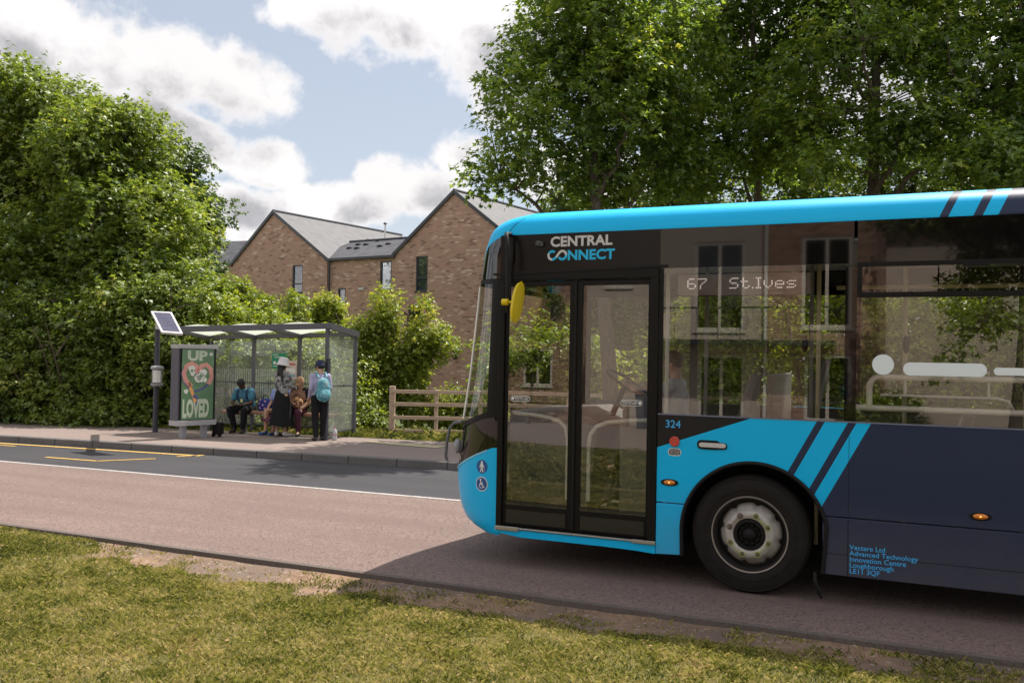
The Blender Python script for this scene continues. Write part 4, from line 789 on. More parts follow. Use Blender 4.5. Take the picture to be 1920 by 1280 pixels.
BASE = dict(pel=(0, 0, .95), belly=(0, .0, 1.08), chest=(0, .0, 1.27), neck=(0, -.01, 1.44), head=(0, .02, 1.59), shL=(-.175, 0, 1.395), shR=(.175, 0, 1.395), elL=(-.23, -.03, 1.12), elR=(.23, -.03, 1.12), wrL=(-.24, .04, .88), wrR=(.24, .04, .88),
            hiL=(-.09, 0, .90), hiR=(.09, 0, .90), knL=(-.10, .02, .49), knR=(.10, .02, .49), anL=(-.10, -.02, .09), anR=(.10, -.02, .09), toL=(-.12, .13, .035), toR=(.12, .13, .035), face=(0, 1, 0))
def human(label, loc, fwd, H, J, skin, top, bottom, shoes, hair, group=None, skirt=None, sleeve='long', bulk=1.0, fem=False, handdir=None, name='person', cat='person', parent=None):
    s = H/1.7; j = {k: np.array(v, float) for k, v in {**BASE, **J}.items()}
    yaw = math.atan2(fwd[1], fwd[0])-math.pi/2
    P = empty(name, tuple(map(float, loc)), yaw, label=label, cat=cat, group=group); P.scale = (s, s, s)
    A = fuse_body = MB(); b = bulk
    f = j['face']/np.linalg.norm(j['face']); upv = j['head']-j['neck']; upv = upv/np.linalg.norm(upv); f = f-upv*(f@upv); f /= np.linalg.norm(f); rt = np.cross(f, upv); Rm = np.stack([rt, f, upv], 1)
    h = j['head']
    A.ell(h+upv*.02, (.074, .092, .10), 16, 12, rot=Rm); A.ell(h+Rm@np.array((0, .022, -.05)), (.055, .062, .062), 14, 10, rot=Rm)          # skull, jaw
    cone(A, h+Rm@np.array((0, .088, .012)), h+Rm@np.array((0, .104, -.022)), .009, .014)                                            # nose
    A.ell(h+Rm@np.array((0, .080, -.055)), (.024, .010, .008), 10, 6, rot=Rm); A.ell(h+Rm@np.array((0, .074, -.088)), (.022, .016, .016), 10, 6, rot=Rm)
    for sx in (-1, 1): A.ell(h+Rm@np.array((sx*.078, -.002, -.008)), (.012, .022, .034), 8, 6, rot=Rm); A.ell(h+Rm@np.array((sx*.032, .074, .035)), (.024, .012, .008), 8, 6, rot=Rm)
    cone(A, j['neck']-upv*.02, h-upv*.05-f*.015, .058, .052)
    for a, c, r0, r1 in (('pel', 'belly', .115*b, .11*b), ('belly', 'chest', .11*b, .125*b)):
        for sx in (-.06, 0, .06): cone(A, j[a]+(sx, 0, 0), j[c]+(sx*1.1, 0, 0), r0*.86, r1*.86)
    cone(A, j['chest']+(0, 0, .02), j['neck']-(0, 0, .03), .115*b, .06)
    for S_ in 'LR':
        cone(A, (j['chest']+j['neck'])/2, j['sh'+S_], .075, .052); cone(A, j['sh'+S_], j['el'+S_], .050*b, .038*b); cone(A, j['el'+S_], j['wr'+S_], .038*b, .025)
        cone(A, j['pel'], j['hi'+S_], .10*b, .095*b); cone(A, j['hi'+S_], j['kn'+S_], .088*b, .056*b); cone(A, j['kn'+S_], (j['kn'+S_]*.65+j['an'+S_]*.35), .054, .056); cone(A, (j['kn'+S_]*.65+j['an'+S_]*.35), j['an'+S_], .056, .036)
        cone(A, j['an'+S_], j['to'+S_], .038, .03)
        # hand: palm, four bent fingers, thumb from its side
        w = j['wr'+S_]; d = w-j['el'+S_]; d /= np.linalg.norm(d)
        if handdir and S_ in handdir: d = np.array(handdir[S_], float); d /= np.linalg.norm(d)
        sx = 1 if S_ == 'R' else -1; side_ = np.cross(d, (0, 0, 1.)) if abs(d[2]) < .85 else np.array((0, 1., 0)); side_ /= np.linalg.norm(side_); nrm = np.cross(side_, d); nrm = nrm if nrm[2] < 0 or abs(nrm[2]) < .2 else -nrm
        if abs(d[2]) >= .85: nrm = np.array((-sx, 0, 0.))
        for k in (-.022, 0, .022): cone(A, w+d*.015+side_*k*.6, w+d*.085+side_*k, .016, .013, 8)
        for k, L in enumerate((.062, .072, .068, .052)):
            o_ = w+d*.09+side_*(-.027+.018*k); m1 = o_+d*L*.5+nrm*.006; m2 = m1+(d*.75+nrm*.65)*L*.5; cone(A, o_, m1, .0085, .008, 8); cone(A, m1, m2, .008, .0065, 8)
        t0 = w+d*.03-side_*.026*(1); t1 = t0+(d*.7-side_*.7)*.035; cone(A, t0, t1, .011, .009, 8); cone(A, t1, t1+(d*.95-side_*.1)*.03, .009, .0075, 8)
    fuse(A, 'body', skin, P, .0095, 2)
    E_ = MB()
    for sx in (-1, 1): E_.ell(h+Rm@np.array((sx*.031, .082, .016)), (.013, .008, .007), 8, 6, rot=Rm)
    E_.build('eyes', pm('eye_dark', (.03, .02, .015), .2), P, smooth=60)
    # clothes: shells grown from the same joints
    T = MB()
    for a, c, r0, r1 in (('pel', 'belly', .128*b, .124*b), ('belly', 'chest', .124*b, .138*b)):
        for sx in (-.062, 0, .062): cone(T, j[a]+(sx, 0, 0) if a != 'pel' else j[a]*.8+j['belly']*.2+(sx, 0, 0), j[c]+(sx*1.1, 0, 0), r0*.88, r1*.88)
    cone(T, j['chest']+(0, 0, .02), j['neck']-(0, 0, .035), .13*b, .070)
    for S_ in 'LR':
        cone(T, (j['chest']+j['neck'])/2, j['sh'+S_], .085, .066); e = j['el'+S_]
        if sleeve == 'long': cone(T, j['sh'+S_], e, .065*b, .054*b); cone(T, e, j['wr'+S_]-(j['wr'+S_]-e)*.06, .052*b, .040)
        else: cone(T, j['sh'+S_], j['sh'+S_]*.35+e*.65, .067*b, .062*b)
    fuse(T, 'top', top, P, .013, 2, .016)
    B = MB()
    if skirt:
        c = (j['hiL']+j['hiR'])/2; rows = []
        for i in range(12):
            u = i/11; cz = c[2]+.13-(c[2]+.13-skirt['z'])*u; rx = .135+(skirt['r']-.135)*u**.8; off = np.array(skirt.get('lean', (0, 0)))*u
            rows.append([(c[0]+off[0]+rx*math.cos(a)*(1+.05*u*math.cos(7*a)), c[1]+off[1]+rx*.82*math.sin(a)*(1+.05*u*math.sin(6*a)), cz+.02*u*math.sin(3*a)) for a in np.linspace(0, 2*math.pi, 41)])
        B.grid(rows); B.build('skirt', bottom, P, smooth=60)
    else:
        cone(B, j['pel']+(-.05, 0, .03), j['pel']+(.05, 0, .03), .125*b, .125*b)
        for S_ in 'LR': cone(B, j['pel'], j['hi'+S_], .12*b, .11*b); cone(B, j['hi'+S_], j['kn'+S_], .104*b, .076*b); cone(B, j['kn'+S_], j['an'+S_]+(0, 0, .03), .074*b, .058)
        fuse(B, 'trousers', bottom, P, .013, 2, .014)
    for S_ in 'LR':
        Q = MB(); a = j['an'+S_]; t = j['to'+S_]; cone(Q, a+(0, 0, -.01), a*.95+(t-a)*.1, .046, .045); cone(Q, a*1.0-(0, 0, a[2]-.045), t, .042, .036); cone(Q, a-(t-a)*.18-(0, 0, a[2]*.55), a-(0, 0, .03), .038, .04)
        Q.v = [(x, y, max(z, .004)) for x, y, z in Q.v]; fuse(Q, 'shoe', shoes, P, .010, 1)
    hr = MB()
    for c, r_ in hair['ell']: hr.ell(h+Rm@np.array(c), r_, 16, 12, rot=Rm)
    if hair['ell']: fuse(hr, 'hair', hair['mat'], P, .011, 1, .02)
    return P, j, Rm
def local(P, mb, name, mat, smooth=50, bevel=0): return mb.build(name, mat, P, smooth=smooth, bevel=bevel)
def hat(P, j, Rm, kind, mat):
    h = j['head']; mb = MB(); rows = []
    prof = dict(bucket=[(.004, .168), (.07, .165), (.098, .15), (.108, .10), (.115, .05), (.135, .01), (.152, -.022), (.146, -.024), (.125, .0), (.10, .04)],
                beanie=[(.004, .155), (.05, .15), (.088, .12), (.104, .06), (.108, .02), (.11, .0), (.10, .0)],
                cap=[(.004, .155), (.05, .15), (.085, .125), (.10, .075), (.104, .03), (.09, .03)])[kind]
    for r_, z in prof: rows.append([tuple(h+Rm@np.array((r_*math.cos(a)*.93, r_*math.sin(a)*1.08-.003, z))) for a in np.linspace(0, 2*math.pi, 29)])
    mb.grid(rows)
    if kind == 'cap' or kind == 'beanie':
        k = .075 if kind == 'cap' else .045
        mb.grid([[tuple(h+Rm@np.array((math.cos(a)*.082*(1-.1*u), .02+math.sin(a)*(.085+k*u), .035-.02*u))) for u in (0, .5, 1)] for a in np.linspace(.35, 2.8, 13)])
    local(P, mb, 'hat', mat)
def lp(x, n, z=0): return np.array(sp(x, n, .12+z))
def cloth(name, col, var=.25, scale=9): return pm(name, col, .85, var=var, scale=scale, spec=.2)
def camo():
    m, nt, out = newmat('grey_camouflage_cloth'); n = nt.noise(nt.obj(), 11, 3, .6)
    pbsdf(nt, out, Base_Color=nt.ramp(n, [(.38, (.07, .07, .075)), (.44, (.25, .25, .25)), (.54, (.42, .42, .42)), (.62, (.16, .16, .17))], 'CONSTANT'), Roughness=.9); return m
SK_D = pm('dark_brown_skin', (.075, .035, .022), .5, var=.1); SK_L = pm('light_skin', (.50, .29, .20), .5, var=.08)
HB = pm('black_hair', (.012, .010, .010), .55, var=.3, scale=30); HG = pm('brown_hair', (.06, .035, .022), .6, var=.3, scale=30)
BLK = cloth('black_cloth', (.014, .013, .015)); MAR = cloth('maroon_cloth', (.075, .022, .04)); TEAL = cloth('teal_shirt', (.065, .19, .27), .3, 14); LIL = cloth('lilac_cloth', (.38, .36, .50), .15)
SHB = pm('shoe_black', (.02, .018, .02), .5); SHW = pm('shoe_white', (.62, .60, .58), .6, var=.08); SHBL = pm('shoe_blue', (.02, .10, .30), .6)
tocam = -nf
# 1 man sitting, bent over a phone
sit = dict(pel=(0, -.05, .55), belly=(0, -.02, .68), chest=(0, .07, .86), neck=(0, .15, 1.01), head=(0, .24, 1.12), shL=(-.19, .11, .96), shR=(.19, .11, .96), elL=(-.25, .20, .70), elR=(.25, .20, .70), wrL=(-.09, .40, .645), wrR=(.09, .40, .645),
           hiL=(-.10, .0, .52), hiR=(.10, .0, .52), knL=(-.21, .40, .53), knR=(.19, .38, .53), anL=(-.14, .36, .09), anR=(.13, .28, .09), toL=(-.19, .50, .035), toR=(.14, .43, .035), face=(0, .75, -.65))
U1 = float((on_plane(459, 770, fp+nf*.85, nf)-fp)@uf)
P1, j, Rm = human('man in teal short-sleeved shirt and black trousers sitting bent over a phone', lp(U1, .92), tocam, 1.60, sit, SK_D, TEAL, BLK, SHB, dict(ell=[((0, -.012, .04), (.088, .098, .10))], mat=HB), sleeve='short', bulk=1.18, handdir=dict(L=(.5, .5, .1), R=(-.5, .5, .1)))
for sx in (-1, 1): mb = MB(); mb.tube([(sx*.13, .0, .93), (sx*.12, .10, 1.055), (sx*.115, .21, .97), (sx*.12, .205, .82), (sx*.15, .10, .72)], .020, 8); mb.build('rucksack_strap', pm('strap_navy', (.015, .03, .08), .7), P1, smooth=60)
mb = MB(); mb.ell((0, -.14, .82), (.15, .09, .19), 16, 10); mb.build('rucksack', pm('strap_navy', 0), P1, smooth=60)
mb = MB(); mb.box((-.03, .205, .70), (.03, .215, .78)); mb.build('badge', pm('badge_yellow', (.6, .55, .25), .5), P1)
ph = root('phone', lp(U1, .92), label='dark phone held in both hands by the seated man', cat='phone')
q = lp(U1, .92)+tocam*.47+np.array((0, 0, .665)); mb = MB(); mb.bar(q-uf*.07, q+uf*.07, .075, .012); mb.build('screen', SHB, ph, bevel=.003)
# 2 woman in a white bucket hat, seen from behind
U2 = float((on_plane(531, 820, fp+nf*.35, nf)-fp)@uf)-.10
st2 = dict(elL=(-.20, .10, 1.13), elR=(.20, .10, 1.13), wrL=(-.12, .28, 1.05), wrR=(.12, .28, 1.05), anL=(-.08, -.06, .09), anR=(.09, .04, .09), toL=(-.16, .09, .035), toR=(.16, .17, .035))
P2, j, Rm = human('woman in white bucket hat and long black skirt seen from behind', lp(U2, .42), nf*.9+uf*.35, 1.60, st2, SK_L, camo(), BLK, SHW, dict(ell=[((0, -.03, -.03), (.095, .095, .10)), ((0, -.055, -.14), (.085, .05, .14))], mat=HB), skirt=dict(z=.24, r=.32, lean=(.02, 0)))
hat(P2, j, Rm, 'bucket', pm('hat_white', (.66, .62, .66), .8, var=.06))
mb = MB(); mb.tube([(.09, -.10, 1.50), (.13, -.12, 1.38), (.15, -.10, 1.2)], [.03, .028, .012], 8); mb.build('hair_lock', HB, P2, smooth=60)
# 3 person in a pale blue shirt sitting behind her
U3 = float((on_plane(517, 780, fp+nf*.85, nf)-fp)@uf)
s3 = dict(pel=(0, 0, .55), belly=(0, 0, .68), chest=(0, .01, .87), neck=(0, .0, 1.04), head=(.03, .03, 1.17), shL=(-.17, 0, .99), shR=(.17, 0, .99), elL=(-.17, .10, .74), elR=(.24, .02, .75), wrL=(-.10, .30, .66), wrR=(.22, .22, .57),
          hiL=(-.09, .04, .52), hiR=(.09, .04, .52), knL=(-.10, .42, .54), knR=(.12, .42, .54), anL=(-.06, .40, .09), anR=(.14, .40, .09), toL=(-.06, .55, .035), toR=(.20, .54, .035))
P3, j, Rm = human('person in pale blue shirt sitting behind the woman with the white hat', lp(U3+.08, .92), tocam, 1.58, s3, SK_L, cloth('pale_blue_cloth', (.28, .34, .66), .1), MAR, SHBL, dict(ell=[((0, -.015, .04), (.085, .10, .10))], mat=HG), sleeve='short', handdir=dict(R=(.1, .6, -.5)), skirt=dict(z=.33, r=.30, lean=(.02, .25)))
# 4 person in a tan cap sitting, bag on lap
U4 = float((on_plane(560, 780, fp+nf*.85, nf)-fp)@uf)
s4 = {**s3, 'elL': np.array((-.26, .05, .76)), 'wrL': np.array((-.19, .33, .60)), 'elR': np.array((.22, .10, .76)), 'wrR': np.array((.05, .26, .74)), 'knL': np.array((-.17, .42, .54)), 'anL': np.array((-.19, .40, .09)), 'toL': np.array((-.24, .55, .035)), 'head': np.array((0, .04, 1.17))}
P4, j, Rm = human('person in tan cap and open black cardigan sitting with a patterned bag on lap', lp(U4, .92), tocam, 1.60, s4, SK_L, cloth('brown_knit', (.30, .17, .12), .25, 20), MAR, SHB, dict(ell=[((0, -.02, .02), (.086, .095, .09))], mat=HG), bulk=1.05, handdir=dict(L=(-.1, .6, -.5)))
hat(P4, j, Rm, 'cap', pm('cap_tan', (.42, .24, .14), .8))
for sx in (-1, 1): mb = MB(); cone(mb, (sx*.10, .0, 1.03), (sx*.14, .02, .66), .065, .085); cone(mb, (sx*.17, 0, 1.0), (sx*.245, .04, .77), .074, .066); fuse(mb, 'cardigan', BLK, P4, .013, 2, .01)
bg = root('patterned_bag', lp(U4, .92)+tocam*.22+uf*.05+np.array((0, 0, .60)), label='orange and pink patterned bag on the lap of the person in the cap', cat='bag')
o = bg['org']; m, nt, out = newmat('patterned_cloth'); pbsdf(nt, out, Base_Color=nt.ramp(nt.noise(nt.obj(), 22, 2), [(.38, (.12, .05, .04)), (.46, (.55, .30, .14)), (.56, (.62, .42, .20)), (.64, (.40, .12, .14))], 'CONSTANT'), Roughness=.9)
mb = MB(); mb.ell(np.array(o)+np.array((0, 0, .09)), (.14, .09, .13), 18, 12); mb.build('bag_body', m, bg, smooth=60); mb = MB(); mb.tube([tuple(np.array(o)+np.array((x, 0, z))) for x, z in ((-.09, .18), (-.05, .27), (.05, .27), (.09, .18))], .01, 8); mb.build('bag_handle', SHB, bg)
# 5 person in navy hat with turquoise backpack
U5 = float((on_plane(598, 825, fp-nf*.12, nf)-fp)@uf)
st5 = dict(elL=(-.21, -.05, 1.13), elR=(.21, -.03, 1.13), wrL=(-.20, .12, .93), wrR=(.17, .16, .93), knL=(-.09, .03, .49), anL=(-.09, -.06, .09), anR=(.09, .06, .09), toL=(-.10, .10, .035), toR=(.12, .21, .035), head=(0, .03, 1.59), face=(-.35, 1, -.1))
P5, j, Rm = human('person in navy hat and lilac top carrying a turquoise backpack', lp(U5, -.12), -uf*.72+nf*.69, 1.58, st5, SK_L, LIL, BLK, SHB, dict(ell=[((0, -.02, .02), (.085, .095, .09))], mat=HB))
hat(P5, j, Rm, 'beanie', pm('hat_navy', (.018, .022, .06), .85))
q5 = np.array(P5.location)
m, nt, out = newmat('turquoise_pack_cloth'); n = nt.noise(nt.obj(), 12, 3, .6); pbsdf(nt, out, Base_Color=nt.ramp(n, [(.3, (.03, .15, .20)), (.5, (.10, .31, .37)), (.66, (.22, .42, .46)), (.76, (.6, .4, .45))]), Roughness=.8)
bk = empty('backpack', tuple(map(float, q5)), P5.rotation_euler.z, label='turquoise backpack worn by the person in the navy hat', cat='backpack')
mb = MB()
for c, r_ in (((0, -.24, 1.14), (.15, .10, .22)), ((0, -.27, 1.00), (.155, .12, .15)), ((0, -.34, .98), (.11, .07, .10))): mb.ell(np.array(c)*.93, np.array(r_)*.95, 18, 12)
fuse(mb, 'pack_body', m, bk, .013, 2, .02)
for sx in (-1, 1): mb = MB(); mb.tube([(sx*.08, -.17, 1.27), (sx*.095, -.05, 1.365), (sx*.105, .08, 1.33), (sx*.12, .12, 1.2), (sx*.14, .02, 1.02), (sx*.12, -.14, .95)], .018, 8); mb.build('pack_strap', m, bk, smooth=60)
# bags and bottles
q = lp((U1+U3)/2+.10, .90, .49); hb = root('handbag', q, label='dark blue bag with pink flowers standing on the bench', cat='bag')
m, nt, out = newmat('flowered_navy_cloth'); pbsdf(nt, out, Base_Color=nt.ramp(nt.noise(nt.obj(), 16, 1), [(.5, (.015, .03, .20)), (.60, (.6, .25, .32)), (.68, (.7, .6, .6))], 'CONSTANT'), Roughness=.8)
mb = MB(); mb.prism([(-.17, 0), (.17, 0), (.15, .22), (.06, .26), (-.12, .25), (-.16, .2)], (-.07, .07), lambda a, b, d: tuple(q+uf*a+nf*d+np.array((0, 0, b)))); mb.build('bag_body', m, hb, bevel=.03); mb = MB(); mb.tube([tuple(q+uf*a+np.array((0, 0, b))) for a, b in ((-.08, .24), (-.05, .33), (.05, .33), (.08, .24))], .009, 8); mb.build('bag_handle', SHB, hb)
def bottle(u, n, hgt, r, label, capc):
    q = lp(u, n); b = root('drinks_bottle', q, label=label, cat='bottle')
    mb = MB(); mb.lathe([(.001, 0), (r*.9, .003), (r, .02), (r*.93, .06), (r, .09), (r, hgt*.62), (r*.85, hgt*.72), (r*.35, hgt*.9), (r*.3, hgt*.95)], q, (0, 0, 1), 20); mb.build('bottle_body', pm('bottle_plastic', (.48, .47, .48), .25, coat=.4), b, smooth=50)
    mb = MB(); mb.lathe([(r*.36, hgt*.94), (r*.36, hgt), (.001, hgt)], q, (0, 0, 1), 14); mb.build('bottle_cap', capc, b); mb = MB(); mb.lathe([(r*1.01, .11), (r*1.01, hgt*.45)], q, (0, 0, 1), 20); mb.build('bottle_label', capc, b)
bottle(.14, .12, .27, .055, 'large bottle with red label on the pavement right of the front post', pm('cap_red', (.5, .03, .03), .4))
bottle(-.14, .55, .30, .065, 'large clear bottle on the pavement behind the person with the backpack', pm('cap_pale', (.45, .46, .52), .4))
# driver
dr = dict(pel=(0, 0, .55), belly=(0, .02, .68), chest=(0, .03, .88), neck=(0, .03, 1.06), head=(0, .06, 1.20), shL=(-.19, .03, 1.0), shR=(.19, .03, 1.0), elL=(-.25, .22, .84), elR=(.25, .22, .84), wrL=(-.20, .44, .97), wrR=(.20, .44, .97), hiL=(-.1, .04, .52), hiR=(.1, .04, .52), knL=(-.16, .44, .58), knR=(.16, .44, .58), anL=(-.14, .56, .16), anR=(.14, .56, .16), toL=(-.15, .72, .12), toR=(.15, .72, .12))
PD, j, Rm = human('bus driver in pale shirt with both hands on the steering wheel', (-2.38, 9.2, .60), (-1, 0, 0), 1.72, dr, SK_L, cloth('driver_shirt', (.40, .44, .50)), BLK, SHB, dict(ell=[((0, -.015, .04), (.085, .10, .10))], mat=HG), sleeve='short')
# ------------------------------------------------------------------ foliage
def leafmat(name, ramp_, trans=.45, gloss=.05):
    m, nt, out = newmat(name); t = nt.node('ShaderNodeAttribute', attribute_name='tone').outputs['Fac']; c = nt.ramp(t, ramp_)
    hs = nt.node('ShaderNodeHueSaturation', ins={'Hue': .493, 'Saturation': 1.1, 'Value': 1.7, 'Color': c})
    d = nt.node('ShaderNodeBsdfDiffuse', ins={'Color': c}); tr = nt.node('ShaderNodeBsdfTranslucent', ins={'Color': hs.outputs[0]}); g = nt.node('ShaderNodeBsdfGlossy', ins={'Color': (.8, .85, .8), 'Roughness': .42})
    a = nt.node('ShaderNodeMixShader', ins={0: trans}); nt.l.new(d.outputs[0], a.inputs[1]); nt.l.new(tr.outputs[0], a.inputs[2]); b = nt.node('ShaderNodeMixShader', ins={0: gloss}); nt.l.new(a.outputs[0], b.inputs[1]); nt.l.new(g.outputs[0], b.inputs[2]); nt.l.new(b.outputs[0], out.inputs[0]); return m
LM = dict(mid=leafmat('leaf_mid_green', [(0, (.055, .09, .016)), (.5, (.135, .19, .032)), (.85, (.22, .27, .05)), (1, (.32, .33, .08))], .5),
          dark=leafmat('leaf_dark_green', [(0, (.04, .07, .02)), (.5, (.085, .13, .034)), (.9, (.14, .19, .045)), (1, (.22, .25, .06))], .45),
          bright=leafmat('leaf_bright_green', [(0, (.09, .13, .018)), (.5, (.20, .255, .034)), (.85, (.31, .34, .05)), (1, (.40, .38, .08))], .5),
          maple=leafmat('leaf_maple', [(0, (.05, .09, .018)), (.5, (.15, .22, .038)), (.85, (.27, .33, .05)), (1, (.42, .42, .08))], .57))
M_bark, nt, out = newmat('bark'); o_ = nt.obj(); n_ = nt.noise(nt.comb(*[nt.math('MULTIPLY', v_, k_) for v_, k_ in zip(nt.sep(o_), (9, 9, 2.2))]), 2, 6, .7); pbsdf(nt, out, Base_Color=nt.ramp(n_, [(.3, (.045, .032, .022)), (.7, (.15, .115, .085))]), Roughness=.95, Normal=nt.bump(n_, .9, .03))
def leaf_mesh(name, C_, Rr, n_spray, per, size, r, lobed=True, droop=.25, tone0=.45):
    """sprays of leaves around clump centres C_ (n,3) with radii Rr (n,)"""
    nc = len(C_); idx = np.repeat(np.arange(nc), np.maximum(2, (n_spray*(Rr/np.mean(Rr))**1.6)).astype(int)); n = len(idx)
    d = r.normal(size=(n, 3)); d[:, 2] = d[:, 2]*.75+.18; d /= np.linalg.norm(d, axis=1)[:, None]
    rad = Rr[idx]*r.uniform(.25, 1.12, n)**.55; base = C_[idx]+d*rad[:, None]*np.array([1, 1, .72])
    td = d+r.normal(size=(n, 3))*.45; td[:, 2] -= droop*.6; td /= np.linalg.norm(td, axis=1)[:, None]; L = size*r.uniform(1.2, 3.2, n)
    k = np.tile(np.arange(per), n); ii = np.repeat(np.arange(n), per); N = len(ii)
    p = base[ii]+td[ii]*(L[ii]*(k+r.random(N)*.6)/per)[:, None]+r.normal(size=(N, 3))*size*.22
    nrm = np.array([0, 0, 1.])+r.normal(size=(N, 3))*.50+d[ii]*.45; nrm /= np.linalg.norm(nrm, axis=1)[:, None]
    ax = td[ii]*.6+r.normal(size=(N, 3))*.8; ax[:, 2] -= droop; ax -= nrm*np.sum(ax*nrm, 1)[:, None]; ax /= np.linalg.norm(ax, axis=1)[:, None]; sd = np.cross(nrm, ax)
    s = (size*r.uniform(.6, 1.25, N))[:, None]
    if lobed:
        shp = [(0, 0, 0), (-.46, .38, .08), (-.17, .50, .0), (0, 1, -.12), (.17, .50, 0), (.46, .38, .08)]; F1 = [(0, 1, 2), (0, 2, 3), (0, 3, 4), (0, 4, 5)]
    else: shp = [(0, 0, 0), (-.32, .45, .07), (0, 1, -.08), (.32, .45, .07)]; F1 = [(0, 1, 2), (0, 2, 3)]
    V = np.stack([p+sd*s*a+ax*s*b+nrm*s*c for a, b, c in shp], 1).reshape(-1, 3)
    F = (np.arange(N)[:, None, None]*len(shp)+np.array(F1)[None]).reshape(-1, 3)
    ct = r.normal(0, .15, nc)[idx][ii]; st = r.normal(0, .08, n)[ii]; T = np.clip(tone0+ct+st+r.normal(0, .14, N), 0, 1)
    return raw_mesh(name, V, F, np.repeat(T, len(shp)))
def in_ells(ells, n, r, shell=.5):
    vol = np.array([e[3]*e[4]*e[5] for e in ells])**.8; pick = r.choice(len(ells), n, p=vol/vol.sum()); d = r.normal(size=(n, 3)); d /= np.linalg.norm(d, axis=1)[:, None]
    e = np.array(ells)[pick]; return e[:, :3]+d*(r.random(n)**shell*.92)[:, None]*e[:, 3:]
def tree(name, label, base, ells, nclump, r_cl, nspray, per, size, mat, seed, group=None, trunk_r=.16, top=None, cat='tree', lobed=True, stems=1, tone=.45, nlimb=9, droop=.25):
    r = np.random.default_rng(seed); base = np.array(base, float); ells = [list(e) for e in ells]
    Tn = empty(name, tuple(base), 0, label=label, cat=cat, group=group)
    C_ = in_ells(ells, nclump, r)-base; C_[:, 2] = np.maximum(C_[:, 2], .25); Rr = r_cl*r.uniform(.5, 1.5, nclump)
    me = leaf_mesh('crown', C_, Rr, nspray, per, size, r, lobed, droop, tone); link('crown', me, Tn, mat)
    E_ = np.array(ells); cen = (E_[:, :3]*E_[:, 3:4]).sum(0)/E_[:, 3].sum()-base; zt = (E_[:, 2]+E_[:, 5]).max()-base[2]
    mb = MB()
    for s in range(stems):
        off = np.array((0, 0, 0.)) if stems == 1 else np.array((*r.normal(0, .35, 2), 0)); tip = np.array((cen[0]*.9, cen[1]*.9, zt*.82))+off*2
        tp = [off+(tip-off)*t+np.array((math.sin(4*t+seed+s), math.cos(3*t+seed), 0))*.12*t*(1-t)*4*min(1, zt/6) for t in np.linspace(0, 1, 11)]; tr_ = [trunk_r*(1.25 if t == 0 else 1)*(1-.82*t) for t in np.linspace(0, 1, 11)]
        mb.tube(tp, tr_, 12)
        lim = C_[r.choice(nclump, min(nlimb, nclump), replace=False)]
        nodes = list(tp[4:])
        for q in lim:
            hz = np.linspace(0, 1, 11); cand = [k for k in range(3, 10) if tp[k][2] < q[2]+.1] or [3]; k = cand[-1] if len(cand) < 3 else cand[-2]; a = tp[k]
            mid = [a+(q-a)*t+np.array((0, 0, 1))*(-.10*math.sin(math.pi*t))*np.linalg.norm(q-a)*.5+r.normal(size=3)*.05 for t in np.linspace(0, 1, 7)]; mb.tube(mid, [tr_[k]*.55*(1-.85*t)+.008 for t in np.linspace(0, 1, 7)], 8); nodes += mid[2:]
        N_ = np.array(nodes)
        for q in C_[::max(1, nclump//(170 if stems == 1 else 60))]:
            dd = np.linalg.norm(N_-q, axis=1)+np.maximum(0, N_[:, 2]-q[2])*.8; a = N_[dd.argmin()]; mb.tube([a, a*.5+q*.5+np.array((0, 0, .06)), q], [.022, .014, .006], 5, cap=False)
    mb.build('trunk', M_bark, Tn, smooth=60)
    return Tn
def px_ell(px, py, D, rx, ry, dep=None):       # crown lobe surveyed at D metres, radii in photo pixels
    c = at(px, py, D); k = D/CF; return (c[0], c[1], c[2], rx*k*1.0, (dep if dep else rx*k), ry*k)
G1 = 'tall trees behind the bus'
tree('maple_tree', 'leafy maple whose crown hangs over the front of the bus roof', (-6.3, 18.9, 0),
     [px_ell(1080, 190, 20, 165, 170), px_ell(985, 315, 19.5, 105, 66), px_ell(930, 235, 19.5, 82, 42), px_ell(1150, 330, 20.5, 120, 80), px_ell(1000, 130, 20, 75, 70), px_ell(1120, 0, 20.5, 150, 130), px_ell(1150, -150, 21, 120, 110), px_ell(1230, 150, 21, 130, 180), px_ell(1045, 25, 20, 50, 55)],
     150, .58, 44, 8, .132, LM['maple'], 21, G1, .19, nlimb=13, tone=.40)
tree('maple_tree', 'tall tree behind the middle of the bus with its forked trunk showing', at(1655, 700, 21.5)*[1, 1, 0]+[0, 0, .02],
     [px_ell(1590, 60, 21, 190, 150), px_ell(1480, 220, 20.5, 110, 90), px_ell(1730, 230, 20, 120, 100), px_ell(1640, -80, 22, 220, 150), px_ell(1760, 40, 21, 140, 130), px_ell(1560, 300, 19.5, 60, 45)],
     145, .62, 43, 8, .135, LM['maple'], 22, G1, .24, nlimb=13, tone=.42)
tree('maple_tree', 'tree behind the bus between the crown over its nose and the forked trunk', at(1440, 700, 23.5)*[1, 1, 0]+[0, 0, .02],
     [px_ell(1330, 90, 23, 150, 160), px_ell(1420, 250, 22, 130, 120), px_ell(1300, 290, 22, 110, 90), px_ell(1440, -60, 23, 170, 140), px_ell(1470, 120, 23, 120, 120)],
     120, .62, 46, 8, .135, LM['maple'], 23, G1, .18, nlimb=11, tone=.44)
tree('maple_tree', 'rightmost tree behind the bus rear at the picture edge', at(1890, 700, 20.5)*[1, 1, 0]+[0, 0, .02],
     [px_ell(1860, 130, 20, 130, 140), px_ell(1980, 220, 20, 140, 130), px_ell(1900, -30, 21, 150, 130), px_ell(1850, 300, 19, 90, 70), px_ell(2050, 60, 20, 150, 150)],
     120, .60, 46, 8, .135, LM['maple'], 24, G1, .20, nlimb=11, tone=.42)
